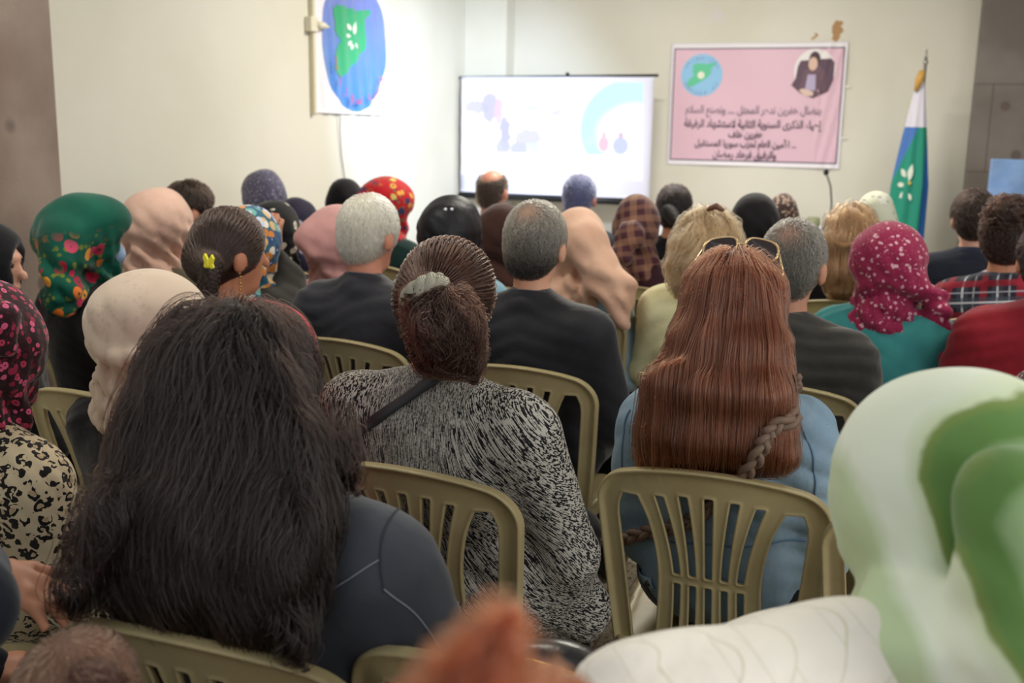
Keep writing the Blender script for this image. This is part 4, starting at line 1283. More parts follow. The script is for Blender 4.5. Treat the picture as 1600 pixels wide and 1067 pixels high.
# ---------------------------------------------------------------- second row
# striped coat, hair tied with a pale knitted band
P3 = Person(690, 370, 2.12, 'person with brown ponytail in a pale knitted band, black and white striped coat', face=-6, hy=-12, hp=8, w=1.24, dep=1.1, top=0.135, lean=0.0,
            chair_label='plastic slat-back chair with the striped coat showing through its loops')
def ex3(f):
    f.u(0.08, E((0.03, -0.03, 0.56), (0.23, 0.15, 0.13)), Cn((0.16, 0.0, 0.60), (0.27, 0.02, 0.50), 0.10, 0.07))
P3.shirt(bark_stripes(), g=0.010, amp=0.006, name='coat', extra=ex3, long=True, h=0.008)
P3.lower(DKPANTS)
tie = P3.loc(668, 462, 2.00)
f = P3.cap(0.012, vol=(0.004, 0.0, 0.004), extra=lambda f: f.u(0.03, Cn(P3.H((0, -0.08, 0.01)), tie, 0.05, 0.025)))
def comb(tie, c, n, amp, seed=1):
    """Grooves that run towards the tie point."""
    ax = (tie - c) / np.linalg.norm(tie - c); e1 = np.cross(ax, [0, 0, 1.0]); e1 /= np.linalg.norm(e1); e2 = np.cross(ax, e1)
    def g(P):
        Q = P - tie; a = np.arctan2(Q @ e1, Q @ e2)
        return amp * np.sin(n * a + 2.5 * fn(P, 14, seed)) * (0.5 + 0.5 * fn(P, 10, seed + 1))
    return g
f.disp = comb(tie, P3.H((0, 0.02, 0.04)), 58, 0.0014)
hb = P3.add('hair', f, scalp_mat('scalp_brown', '3F261C', 0.5), 0.006)
rt = sample_surface(f, *bound(f), 12000, 21)
H3 = hair_mat('hair_chestnut', '452A1E', '523022', rough=0.25, var=0.5)
def totie(P, G):
    v = tie - P; return v / np.linalg.norm(v, axis=1, keepdims=True)
make_strands('hair_strands', hb, H3, f, rt, totie, 13, 0.008, (0.0, 0.003), 0.0006, (0.08, 60), 6, 0.4, frizz=0.03, free=0.005)
tail = Field()
tail.u(0.04, Cn(tie + [0, -0.005, -0.01], P3.loc(690, 505, 1.99), 0.028, 0.052), Cn(P3.loc(690, 505, 1.99), P3.loc(700, 540, 2.0), 0.056, 0.050), Cn(P3.loc(705, 540, 2.0), P3.loc(728, 568, 2.01), 0.040, 0.014))
tail.disp = lambda P: 0.008 * np.sin(fn(P, (55, 55, 16), 14) * 3)
tl = link('ponytail', tail.mesh('ponytail', 0.007), P3.body, mat=scalp_mat('scalp_brown', '3F261C', 0.5))
rt = sample_surface(tail, *bound(tail), 8000, 22)
sw3 = lambda P: 0.5 * np.sin(P[:, 2] * 60 + fn(P, 12, 8) * 3)
make_strands('hair_strands', tl, hair_mat('hair_chestnut_tail', '3E261D', '4E3024', 0.28), tail, rt, flow_down(tie, 0.5, 0.8, sw3), 12, 0.0085, (-0.004, 0.010), 0.00055, (0.7, 75), 7, 0.5, frizz=0.14, free=0.012)
# knitted band: a twisted ring round the tie
ring = MB(); ax = (P3.loc(690, 500, 1.98) - tie); ax /= np.linalg.norm(ax); e1 = np.cross(ax, [0, 1, 0]); e1 /= np.linalg.norm(e1); e2 = np.cross(ax, e1)
for k in range(2):
    ring.tube([tuple(tie + [0, -0.006, 0.002] + (e1 * math.cos(a) * 1.05 + e2 * math.sin(a)) * (0.036 + 0.005 * math.cos(6 * a + k * 3.14)) + ax * (0.008 * math.sin(6 * a + k * 3.14) - 0.004)) for a in np.linspace(0, 2 * math.pi, 60)], 0.011, 8)
def knit():
    m = NT('knitted_band', 0.9, 0.1); w = m.wave(190, m.mapping(rot=(0.2, 0.8, 0.3)), 1.5)
    m.bump(w, 0.8, 0.002); return m.out(m.mix(w, '8F8A78', 'CFCBBA'))
ring.build('knitted_band', knit(), P3.body, smooth=True)
# thin black bag strap across the back
sf = Both(P3.tf, tail)
q = np.array([P3.pick(P3.tf, x, y) for x, y in ((728, 562), (700, 580), (665, 602), (610, 640), (562, 676), (540, 720))])
q, G = on_surface(P3.tf, spline(q, 50), 0.004)
st_ = ribbon('bag_strap', q, G, 0.024, 0.003, plain('black_strap_leather', '2A2C2E', 0.45), None)
st_.location = P3.body.location; st_.rotation_euler = P3.body.rotation_euler
tag(st_, 'flat black bag strap crossing the back of the striped coat', 'bag strap')

# long straight auburn hair, denim jacket, sunglasses
P4 = Person(1152, 384, 2.12, 'person with long straight auburn hair, sunglasses on the head and blue denim jacket', face=0, hy=0, hp=0, w=0.9, dep=1.0, top=0.13,
            chair_label='plastic slat-back chair with the auburn-haired denim-jacket wearer')
P4.shirt(denim('light_denim', '8FA6B6', '718A9C'), g=0.010, amp=0.006, name='denim_jacket', h=0.008, collar=0.01, extra=lambda f: f.u(0.06, E((0, -0.04, 0.63), (0.185, 0.135, 0.10))))
P4.lower(BLACK)
f = Field(); L = P4.loc
f.u(0.04, E((0, -0.010, 0.022), (0.085, 0.104, 0.104), P4.hf))
st = [(1152, 450, 2.09, 54), (1137, 540, 2.06, 76), (1120, 610, 2.05, 98), (1108, 680, 2.07, 104), (1102, 700, 2.09, 102)]
for (x0, y0, d0, w0), (x1, y1, d1, w1) in zip(st[:-1], st[1:]):
    f.u(0.04, Cn(L(x0, y0, d0), L(x1, y1, d1), w0 / FPX * d0, w1 / FPX * d1, sc=(1, 0.42, 0.3)))
f.u(0.03, Cn(L(1190, 540, 2.05), L(1218, 712, 2.035), 0.036, 0.032, sc=(1, 0.6, 0.5))); f.u(0.03, Cn(L(1050, 600, 2.06), L(1030, 735, 2.11), 0.05, 0.03, sc=(1, .5, .5)), Cn(L(1120, 600, 2.06), L(1120, 735, 2.11), 0.05, 0.03, sc=(1, .5, .5)))
f.s(0.03, E((0, 0.15, -0.05), (0.080, 0.10, 0.13), P4.hf))
f.disp = lambda P: 0.0035 * np.sin(fn(P, (60, 60, 4), 4) * 3.2)
hb = P4.add('hair', f, scalp_mat('scalp_auburn', '5A3325', 0.6), 0.008)
H4 = hair_mat('hair_auburn', '7A4430', '935A3C', 0.26)
rt = sample_surface(f, *bound(f), 9000, 31)
fd = flow_down(P4.H((0, 0.0, 0.125)), 1.2)
make_strands('hair_strands', hb, H4, f, rt, fd, 22, 0.010, (-0.001, 0.006), 0.00055, (0.06, 30), 8, 0.45, frizz=0.02, free=0.012)
rt = sample_surface(f, *bound(f), 4500, 32, lambda P, G: P[:, 2] > P4.hz + 0.01)
make_strands('hair_strands', hb, H4, f, rt, fd, 48, 0.010, (0.0, 0.008), 0.00055, (0.05, 30), 9, 0.3, frizz=0.015, free=0.012)
f4 = f
sg = empty('sunglasses'); sg.location = P4.body.location; sg.rotation_euler = P4.body.rotation_euler
tag(sg, 'dark sunglasses with gold-edged frame pushed up on auburn hair', 'sunglasses')
gold = plain('gold_frame', 'D8B98A', 0.25, 0.6, 0.7); lens = plain('dark_lens', '2A2024', 0.08, 0.7)
for s in (-1, 1):
    ctr = np.array(P4.H((s * 0.042, 0.056, 0.118))); u = P4.hf[0] @ np.array([1, -0.12 * s, -0.16 * s]); v = P4.hf[0] @ np.array([0.0, 0.55, 0.83]) ; u /= np.linalg.norm(u)
    n_ = np.cross(u, v); n_ /= np.linalg.norm(n_)
    pl_ = [ctr + u * 0.034 * np.sign(math.cos(a)) * abs(math.cos(a)) ** 0.75 + v * 0.024 * np.sign(math.sin(a)) * abs(math.sin(a)) ** 0.75 + n_ * 0.004 * math.cos(a) ** 2 for a in np.linspace(0, 2 * math.pi, 41)]
    MB().tube([tuple(q) for q in pl_], 0.0028, 6).build('frame', gold, sg, smooth=True)
    b = MB(); b.v = [tuple(q + n_ * 0.001) for q in pl_[:-1]] + [tuple(q - n_ * 0.001) for q in pl_[:-1]]
    b.f = [tuple(range(40)), tuple(range(40, 80))[::-1]] + [(i, i + 40, (i + 1) % 40 + 40, (i + 1) % 40) for i in range(40)]
    b.build('lens', lens, sg)
    h0 = ctr + u * s * 0.036; e_ = np.array(P4.H((s * 0.098, -0.05, 0.03)))
    MB().tube([tuple(h0), tuple((h0 + e_) / 2 + P4.hf[0] @ np.array([s * .006, 0, .006])), tuple(e_)], 0.0025, 6).build('temple_arm', gold, sg, smooth=True)
MB().tube([tuple(P4.H((-0.012, 0.059, 0.124))), tuple(P4.H((0, 0.06, 0.129))), tuple(P4.H((0.012, 0.059, 0.124)))], 0.0028, 6).build('bridge', gold, sg, smooth=True)
# braided brown strap
bf = Both(P4.tf, f4)
q = np.array([P4.pick(bf, x, y) for x, y in ((1242, 598), (1236, 612), (1208, 662), (1176, 714))] + [P4.pick(P4.tf, x, y) for x, y in ((1130, 775), (1060, 818), (985, 838), (955, 845))])
q, G = on_surface(bf, spline(q, 90), 0.013)
br = MB(); t_ = np.gradient(q, axis=0); t_ /= np.linalg.norm(t_, axis=1, keepdims=True); S_ = np.cross(t_, G)
for k in range(3):
    ph = k * 2.094; u = np.arange(len(q)) * 0.55
    br.tube([tuple(a) for a in q + S_ * (0.010 * np.sin(u + ph))[:, None] + G * (0.005 * np.sin(2 * (u + ph)))[:, None]], 0.0078, 6)
bs = br.build('bag_strap', plain('brown_braided_leather', '6B5648', 0.6, var=0.3), None, smooth=True)
bs.location = P4.body.location; bs.rotation_euler = P4.body.rotation_euler
tag(bs, 'brown braided bag strap over the denim jacket', 'bag strap')
tab = P4.pick(P4.tf, 1000, 895)
q, G = on_surface(P4.tf, spline(np.array([P4.pick(P4.tf, x, y) for x, y in ((985, 893), (1000, 900), (1022, 913))]), 8), 0.002)
jk = [c for c in P4.body.children if c.name.startswith('denim_jacket')][0]
ribbon('waist_tab', q, G, 0.028, 0.003, denim('pale_denim', '9DB8CC', '86A3BA'), jk)
MB().sphere(tuple(q[-2] + G[-2] * 0.003), 0.007).build('button', plain('dark_button', '4A3A34', 0.4, 0.5, 0.6), jk, smooth=True)
for path in ([(960, 830), (1000, 836), (1100, 850), (1200, 850), (1260, 845)], [(1240, 640), (1262, 690), (1272, 740), (1274, 800)], [(985, 640), (972, 700), (968, 760)]):
    q, G = on_surface(P4.tf, spline(np.array([P4.pick(P4.tf, x, y) for x, y in path]), 40), 0.001)
    ribbon('seam', q, G, 0.004, 0.0012, denim('dark_denim', '5E7D97', '587792'), jk)

# beige lace scarf
def lace():
    m = NT('beige_lace_scarf', 0.8, 0.2); m.sheen(0.3)
    c = m.mix(m.step(m.noise(5, 3), 0.3, 0.7), 'D8C4B0', 'CCB7A2')
    k = m.math('MULTIPLY', m.step(m.noise(9, 2), 0.5, 0.62), m.math('LESS_THAN', m.voro(75), 0.38))
    c = m.mix(m.math('MULTIPLY', k, 0.3), c, 'B3A48C')
    m.bump(m.noise(240, 2), 0.25, 0.001); return m.out(c)
P5 = Person(220, 409, 2.45, 'person in a cream-beige lace headscarf and black top, left side', face=-12, hy=-8, hp=16, w=0.95, top=0.155,
            chair_label='plastic chair of the person in the cream-beige lace headscarf', chair_at=(140, 620, 2.55))
LACE = lace()
def ex5(f):
    f.u(0.03, E(P5.loc(190, 550, 2.38), (0.075, 0.05, 0.03)))
P5.hijab(LACE, wid=0.245, bun=1.0, folds=0.006, extra=ex5, drape=0.2, h=0.0075)
P5.shirt(BLACK, g=0.006, collar=0.01, name='black_top'); P5.lower(BLACK)

# leopard blouse, dark floral scarf, cut by the left edge
P6 = Person(-48, 420, 2.05, 'person in leopard-print blouse and maroon-black floral headscarf, at the left edge', face=-8, hp=8, w=1.0, top=0.155,
            chair_label='plastic chair at the left edge under the leopard-print blouse', chair_at=(-74, 662, 2.08))
P6.hijab(floral('maroon_black_floral', '2A1418', ['B33A55', '8E2740', 'C9567A', '5B1B2A'], 62, 0.42, 0.40, '4A1A26'), wid=0.235, bun=0.8, drape=0.0, extra=lambda f: f.u(0.04, Cn(P6.loc(-8, 505, 1.97), P6.loc(10, 540, 1.97), 0.05, 0.02)))
P6.shirt(leopard(), g=0.010, amp=0.006, name='leopard_blouse'); P6.lower(BLACK)

# child in red hood before the long-haired woman
P16 = Person(402, 455, 2.1, 'person in a bright red headscarf almost hidden behind long dark wavy hair', hp=6, w=0.9, top=0.15, chair_label='plastic chair hidden behind long dark wavy hair, second row', cdx=-0.08)
P16.hijab(fabric('red_scarf', 'D0202C', 'BD1C28'), wid=0.225, bun=0.4); P16.shirt(fabric('red_top', 'A81E28')); P16.lower(BLACK)

# ---------------------------------------------------------------- third row
MEN = 'CFA184'
P8 = Person(572, 302, 3.32, 'person with thick white hair and dark charcoal jacket, pink-scarfed neighbour ahead', face=-4, hy=-8, hp=6, w=1.08, top=0.13, skin_c='D89A80',
            chair_label='plastic chair under the white-haired person in a dark jacket')
P8.shirt(fabric('charcoal_jacket', '33333A', '2A2A30', rough=0.6), g=0.012, collar=0.03, amp=0.006, name='jacket'); P8.lower(DKPANTS)
P8.collar(fabric('charcoal_collar', '3A3A41', '303036', rough=0.6), w=0.055)
P8.short_hair('E2DCC8', n=7000, r=0.0008, L=0.035, g=0.012, base=0.85, frizz=0.1, thin=(np.array([0, -0.05, 0.1]), np.array([0.035, 0.04, 0.04])))

P9 = Person(836, 312, 3.0, 'person with curly short grey hair and black jacket, centre of the third row', face=-2, hy=0, hp=6, w=1.10, top=0.13, skin_c=MEN,
            chair_label='plastic chair under the centre grey-haired person in a black jacket')
P9.shirt(fabric('black_jacket', '26262B', '1E1E22', rough=0.65), g=0.012, collar=0.020, amp=0.006, name='jacket'); P9.lower(DKPANTS)
P9.collar(fabric('black_collar', '2B2B30', '232327'), w=0.04)
P9.short_hair('7C786F', n=10000, r=0.0007, L=0.032, g=0.010, base=0.75, frizz=0.7, low='2A2826', thin=(np.array([0, -0.075, 0.085]), np.array([0.05, 0.045, 0.05])))

P10 = Person(1241, 340, 2.85, 'person with short grey hair and dark olive jacket, beside a maroon headscarf', face=-4, hy=-6, hp=8, w=1.05, top=0.13, skin_c='B98A70',
            chair_label='plastic chair under the grey-haired person in a dark olive jacket', cdx=-0.0)
P10.shirt(fabric('dark_olive_jacket', '3C3A36', '302F2C', rough=0.75), g=0.012, collar=0.02, amp=0.007, name='jacket'); P10.lower(DKPANTS)
P10.collar(fabric('olive_collar', '413E39', '35332F'), w=0.04)
P10.short_hair('6E6C66', n=9000, r=0.0008, L=0.018, g=0.009, base=0.8, frizz=0.35, low='55534C', thin=(np.array([0, -0.08, 0.075]), np.array([0.035, 0.04, 0.035])))

P11 = Person(1394, 340, 3.6, 'person in maroon headscarf with small white flowers and teal top', face=-3, hp=6, w=1.06, top=0.150, chair_label='plastic chair under the teal top and maroon headscarf', chair_at=(1402, 497, 3.7))
MW = speckle('maroon_white_flowers', '8A2447', 'CFA0AC', 'A8506C', 46, 0.27)
P11.hijab(MW, wid=0.245, bun=0.9, folds=0.006, drape=0.4, extra=lambda f: f.u(0.04, Cn(P11.loc(1405, 425, 3.54), P11.loc(1466, 475, 3.54), 0.05, 0.028), Cn(P11.loc(1466, 480, 3.54), P11.loc(1478, 560, 3.56), 0.030, 0.026)))
P11.shirt(fabric('teal_top', '3E8B8A', '33797A'), g=0.008, collar=0.014, amp=0.005, name='teal_top'); P11.lower(BLACK)

def braid_of(P, pts, r, mat, hm, n=14):
    """Three strands plaited along pts."""
    q = spline(pts, n * 6); t = np.gradient(q, axis=0); t /= np.linalg.norm(t, axis=1, keepdims=True)
    S = np.cross(t, [0, 1, 0]); S /= np.linalg.norm(S, axis=1, keepdims=True); B = np.cross(t, S); mb = MB()
    for k in range(3):
        u = np.arange(len(q)) * 0.45 + k * 2.094; ta = np.interp(np.arange(len(q)), [0, len(q) * .8, len(q)], [1, .8, .45])
        c = q + S * (r * 0.75 * np.sin(u) * ta)[:, None] + B * (r * 0.5 * np.sin(2 * u) * ta)[:, None]
        mb.tube([tuple(a) for a in c], [r * 0.62 * a for a in ta], 8)
    return mb.build('braid', mat, P.body, smooth=True)

P12 = Person(352, 322, 2.92, 'person with dark brown braid, yellow butterfly clip and dangling gold earring', face=-22, hy=-12, hp=4, w=0.88, top=0.13, skin_c='C48A6A', chair_label='plastic chair of the person with a braid and yellow clip')
P12.shirt(denim('dark_blue_denim', '45607C', '38506A'), g=0.006, collar=0.008, name='denim_top'); P12.lower(BLACK)
f = P12.cap(0.012, nape=True, extra=lambda f: f.u(0.04, Cn(P12.H((0, -0.08, -0.02)), P12.loc(330, 415, 2.83), 0.05, 0.026)))
f.disp = comb(P12.loc(328, 425, 2.83), P12.H((0, 0.02, 0.04)), 50, 0.0014)
hb = P12.add('hair', f, scalp_mat('scalp_espresso', '3C2923', 0.6))
t12 = P12.loc(328, 425, 2.83)
rt = sample_surface(f, *bound(f), 6000, 41)
HE = hair_mat('hair_espresso', '3C2A24', '49322A', 0.25)
make_strands('hair_strands', hb, HE, f, rt, lambda P, G: (t12 - P) / np.linalg.norm(t12 - P, axis=1, keepdims=True), 10, 0.011, (0, 0.003), 0.0008, (0.1, 60), 6, 0.5, frizz=0.04)
braid_of(P12, [P12.loc(330, 412, 2.82), P12.loc(326, 440, 2.80), P12.loc(322, 475, 2.80), P12.loc(316, 520, 2.82)], 0.026, scalp_mat('scalp_espresso', '3C2923', 0.6), HE)
yc = plain('yellow_plastic', 'F2E93A', 0.35, 0.5); c = P12.loc(328, 411, 2.77)
yb = MB()
for s in (-1, 1):
    yb.prism([(c[0] + s * u, c[2] + w) for u, w in ((0, -0.004), (.012, -.014), (.022, -.010), (.018, 0), (.024, .014), (.016, .024), (.004, .010))], c[1] - 0.006, c[1])
yb.sphere(tuple(c + [0, -0.006, 0]), (0.004, 0.004, 0.014))
yb.build('butterfly_clip', yc, P12.body)
ear = P12.H((0.085, -0.006, -0.045))
gd = plain('gold_metal', 'D9A860', 0.25, 0.6, 0.9)
mb = MB()
for k in range(6): mb.sphere(tuple(ear + [0.002 * math.sin(k * 2), 0, -0.009 * k]), 0.004 if k % 2 else 0.003, 8, 6)
mb.build('earring', gd, P12.body, smooth=True)

P13 = Person(128, 302, 3.5, 'person in green headscarf with red and orange flowers, blue mask and black clothes', face=-22, hy=-22, hp=4, w=1.05, top=0.150, skin_c='C48A6A',
             chair_label='plastic chair under the green floral headscarf at the left wall', chair_at=(92, 488, 3.6))
GF = floral('green_floral', '0E5A48', ['C4264C', 'E0762A', 'D94A6E', 'E9A23A', 'A31B3C', '1E3A2E'], 21, 0.44, 0.40, '6E7A2A', base2='0A4A3C', clump=7,
            mask=lambda m: m.step(m.math('ADD', m.sep()[2], m.math('MULTIPLY', m.noise(8, 2), 0.10)), P13.hz + 0.10, P13.hz + 0.02))
P13.hijab(GF, wid=0.255, bun=0.9, folds=0.007, drape=0.6, nf=8, tall=0.01, extra=lambda f: (f.u(0.06, Cn(P13.loc(100, 380, 3.40), P13.loc(95, 470, 3.36), 0.075, 0.05)), f.u(0.04, E((0, 0.02, 0.075), (0.105, 0.11, 0.07), P13.hf)))[0])
P13.shirt(BLACK, g=0.010, name='black_top'); P13.lower(BLACK)
MB().sphere(tuple(P13.H((0, 0.080, -0.045))), (0.056, 0.035, 0.042)).build('face_mask', plain('mask_blue', '9EB6D6', 0.8), P13.body, smooth=True)
P14 = Person(-32, 333, 3.0, 'person in a black headscarf in profile against the stone column, left edge', face=-20, hy=-45, hp=2, w=0.95, top=0.148, skin_c='D0A48C', chair_label='plastic chair at the left edge under the black headscarf in profile')
P14.hijab(BLACK, wid=0.225, bun=0.6, drape=0.6); P14.shirt(BLACK, name='black_top'); P14.lower(BLACK); P14.eyes()

# long, light hair
def long_hair(P, color, base, pxs, n=4500, r=0.0009, wave=0.15, seed=51, tip=None, cut=0.5, tie=None):
    f = Field(); f.u(0.04, E((0, -0.012, 0.022), (0.086, 0.104, 0.104), P.hf))
    for (x0, y0, d0, w0), (x1, y1, d1, w1) in zip(pxs[:-1], pxs[1:]):
        f.u(0.04, Cn(P.loc(x0, y0, d0), P.loc(x1, y1, d1), w0 / FPX * d0, w1 / FPX * d1, sc=(1, cut, 0.4)))
    f.s(0.03, E((0, 0.15, -0.05), (0.080, 0.10, 0.12), P.hf))
    f.disp = lambda Q: 0.006 * np.sin(fn(Q, (45, 45, 9), seed) * 3)
    o = P.add('hair', f, scalp_mat('scalp_' + color, color, base))
    rt = sample_surface(f, *bound(f), n, seed)
    make_strands('hair_strands', o, hair_mat('hair_' + color, color, tip, var=0.3), f, rt, flow_down(P.H((0, 0, 0.125)), 1.0, sway=lambda Q: wave * 2 * np.sin(Q[:, 2] * 45 + fn(Q, 8, 2) * 3)), 16, 0.010, (0, 0.006), r, (wave, 60), seed, 0.45, frizz=0.06, free=0.015)
    P.cf = f
    return o
P15 = Person(1108, 322, 3.8, 'person with wavy dark-blond hair and cream sweater', face=0, hp=4, w=0.98, top=0.130, chair_label='plastic chair with curved back under the cream sweater', chair_at=(1075, 474, 3.85))
P15.shirt(fabric('cream_sweater', 'E3DFB6', 'D6D1A2'), g=0.010, collar=0.01, name='sweater'); P15.lower(DKPANTS)
long_hair(P15, 'A28460', 0.8, [(1108, 352, 3.76, 40), (1103, 385, 3.72, 50), (1098, 420, 3.7, 54), (1088, 445, 3.7, 42)], wave=0.35, seed=52)
cl_ = P15.loc(1118, 326, 3.72)
MB().tube([tuple(cl_ + [-0.03, 0, -0.006]), tuple(cl_ + [0, 0, 0.010]), tuple(cl_ + [0.03, 0, -0.006])], [0.006, 0.014, 0.006], 8).build('hair_clip', plain('brown_clip', '6A4436', 0.4), P15.body, smooth=True)
P26 = Person(1333, 315, 4.25, 'person with straight honey-brown hair half tied back, black top', face=-3, hp=5, w=0.98, top=0.130, chair_label='plastic chair under the honey-brown half-tied hair')
P26.shirt(BLACK, g=0.008, name='black_top'); P26.lower(BLACK)
long_hair(P26, '9C7650', 0.8, [(1333, 350, 4.19, 36), (1330, 385, 4.16, 37), (1326, 430, 4.14, 34), (1322, 455, 4.14, 28)], wave=0.03, seed=53, tip='6A4A38')
c0 = P26.pick(P26.cf, 1318, 384)
MB().tube([tuple(P26.pick(P26.cf, x, y) + [0, -0.006, 0]) for x, y in ((1296, 372), (1308, 380), (1318, 385), (1332, 381), (1352, 376))], [0.004, 0.008, 0.013, 0.008, 0.004], 8).build('hair_knot', scalp_mat('scalp_honey_knot', 'A9825A', 0.9), P26.body, smooth=True)

# ---------------------------------------------------------------- fourth row and beyond
def veiled(px, py, d, label, mat, wid, bun=0.5, top_mat=None, top_name='top', face=0, hy=0, hp=5, w=0.95, cl=None, drape=0.6, folds=0.006, nf=9, style=0, extra=None, skin_c='C08D70', **kw):
    P = Person(px, py + 3, d, label, face=face, hy=hy, hp=hp, w=w, top=0.148, skin_c=skin_c, chair_label=cl, **kw)
    P.hijab(mat, wid=wid, bun=bun, folds=folds, drape=drape, nf=nf, style=style, extra=(lambda f: extra(f, P)) if extra else None)
    P.shirt(top_mat or BLACK, g=0.008, name=top_name); P.lower(BLACK)
    return P
P17 = veiled(244, 285, 4.05, 'person in a dusty pink-beige draped headscarf, near the left wall', fabric('dusty_beige', 'DDB9A6', 'CFA896'), 0.25, 0.6, fabric('olive_brown_top', '5E5645'), cl='plastic chair hidden below the dusty pink-beige headscarf', folds=0.010, nf=6, drape=1.1, hy=-6)
P19 = Person(293, 281, 4.62, 'person with short dark brown bobbed hair and small earring, near the left wall', face=-25, hy=-15, w=0.9, top=0.13, skin_c='D09A80', chair_label='plastic chair of the dark bobbed-hair person near the left wall')
P19.shirt(speckle('dark_green_print', '2C3328', '9A9A76', None, 50, 0.2), name='top'); P19.lower(BLACK)
P19.short_hair('3A2C26', n=3500, r=0.0011, L=0.05, g=0.014, base=0.6, frizz=0.1)
multi = floral('multicolour_print', '35607A', ['D9B47A', 'E8E4D6', '2E4E7C', 'D98A3E', '6FA6A0', 'C9CDE0'], 30, 0.60, 0.0, '2B6B70')
P18 = veiled(387, 311, 3.6, 'person in a blue, orange and cream patterned headscarf with a raised hand', multi, 0.20, 0.3, fabric('dark_brown_coat', '33302C'), 'coat', face=-6, cl='plastic chair under the blue and orange patterned headscarf',
             arms=lambda P: {1: [(0.16, -0.12, P.zs - .01), P.loc(452, 440, 3.7), P.loc(425, 400, 3.72)], ('h', 1): ((0.0, 0.05, 1.0), (0.3, -1.0, 0.0))})
bw = floral('black_white_fringe', '121214', ['E4DFD2', 'D8D2C4', '121214', '121214'], 22, 0.42, 0.45, '121214')
P30 = veiled(428, 306, 4.3, 'person in a black headscarf with white pointed border', bw, 0.195, 0.3, bw, 'shawl', cl='plastic chair under the black and white bordered headscarf')
P31 = veiled(462, 301, 4.9, 'person in a navy headscarf with white band', floral('navy_white_scarf', '1E1B33', ['CFCBD2', 'B9B2C2', '1E1B33', '14131F'], 14, 0.42, 0.46, '1E1B33'), 0.19, 0.3, fabric('navy_top', '24263A'), cl='plastic chair under the navy headscarf with white band')
P29 = veiled(413, 258, 5.5, 'person in a speckled grey-purple headscarf turned to the left wall', speckle('grey_purple_speckled', '5E5A70', 'A8A6BC', 'C9C6D4', 60, 0.22), 0.20, 0.6, fabric('grey_purple_top', '55505F'), face=10, hy=55, cl='plastic chair under the speckled grey-purple headscarf', skin_c='CF9C8E')
P29.eyes()
pink_trim = fabric('maroon_hood', '3E1F2C', '301822')
P20 = veiled(528, 312, 4.0, 'person in a plain dusty-pink headscarf and maroon hood with pink edge', fabric('dusty_pink', 'CB9A96', 'BD8B88'), 0.235, 0.5, fabric('pale_pink_coat', 'DDBDB2', 'CFAEA4'), 'coat', cl='plastic chair with the dusty-pink headscarf behind white hair', cdx=-0.02,
             extra=lambda f, P: f.u(0.04, Cn(P.loc(480, 372, 3.95), P.loc(500, 395, 3.93), 0.05, 0.04)))
hd = Field().u(0.04, E((0, -0.15, P20.zs + 0.005), (0.135, 0.075, 0.035))); hd.disp = P20.folds(0.004); P20.add('hood', hd, pink_trim)
P32 = veiled(541, 272, 5.5, 'person in a small plain black headscarf before the left wall', BLACK, 0.165, 0.2, cl='plastic chair under the small black headscarf by the left wall')
RF = floral('red_floral', 'C9202C', ['2E4A3E', 'E8A84A', '3C3A66', 'D9C06A', '7A2A3E'], 26, 0.42, 0.46, '4F7A4A', base2='B81A26')
P33 = veiled(603, 269, 5.1, 'person in a bright red floral headscarf and dark green top', RF, 0.225, 0.7, fabric('dark_green_top', '1E3A38', '182F2E'), face=-10, hy=-25, cl='plastic chair under the bright red floral headscarf',
             extra=lambda f, P: f.u(0.05, E((0, 0.07, 0.045), (0.075, 0.05, 0.05), P.hf)))
satin = NT('black_glossy_cloth', 0.5, 0.3); satin.bump(satin.noise(20, 4), 0.5, 0.01); satin = satin.out('101118')
P21 = veiled(706, 297, 3.95, 'person in a glossy black headscarf with two white beads and light blue cardigan', satin, 0.225, 0.9, fabric('light_blue_cardigan', '7FA6B6', '6E96A8'), 'cardigan', w=1.05, cl='plastic chair under the glossy black headscarf and light blue cardigan')
for x in (696, 706):
    MB().sphere(tuple(P21.pick(P21.cf, x, 327)), 0.006).build('bead', plain('white_bead', 'E8E8EE', 0.2), P21.body, smooth=True)
P34 = Person(769, 263, 5.7, 'person with balding head and pale pink shirt before the projector screen', face=-4, hp=4, w=1.0, top=0.125, skin_c='D29A84', chair_label='plastic chair under the balding person before the screen')
P34.shirt(fabric('pale_pink_shirt', 'D9BDC4', 'CCAFB8'), g=0.008, collar=0.014, name='shirt'); P34.lower(DKPANTS)
P34.collar(fabric('pink_collar', 'DCC2C8', 'D0B4BC'), w=0.035)
P34.short_hair('5A4C44', n=2500, r=0.0011, L=0.012, g=0.006, base=0.7, crown=((0, -0.03, 0.115), (0.062, 0.095, 0.085)))
P22 = veiled(785, 309, 4.5, 'person in a plain dark brown headscarf behind grey curly hair', fabric('dark_brown_scarf', '4A302A', '3C2622'), 0.20, 0.4, fabric('brown_black_top', '241C1C'), cl='plastic chair under the plain dark brown headscarf')
P23 = veiled(905, 317, 4.0, 'person in a tall peach-beige headscarf with a knotted end on the right shoulder', fabric('peach_beige', 'DDB59C', 'CFA48C'), 0.215, 0.5, fabric('pale_blue_top', '9FB8C6'), cl='plastic chair under the peach-beige headscarf with knotted end', folds=0.008, nf=6, drape=1.2,
             extra=lambda f, P: f.u(0.05, Cn(P.loc(915, 380, 3.9), P.loc(935, 430, 3.88), 0.085, 0.07), Cn(P.loc(945, 430, 3.86), P.loc(968, 450, 3.84), 0.06, 0.05), Cn(P.loc(960, 450, 3.84), P.loc(975, 500, 3.84), 0.040, 0.026)))
P35 = Person(906, 271, 5.5, 'person with short hair coloured blue as if lit by the screen and dark collarless shirt', face=2, hp=4, w=1.0, top=0.13, skin_c='C98E84', chair_label='plastic chair under the short-haired person before the screen')
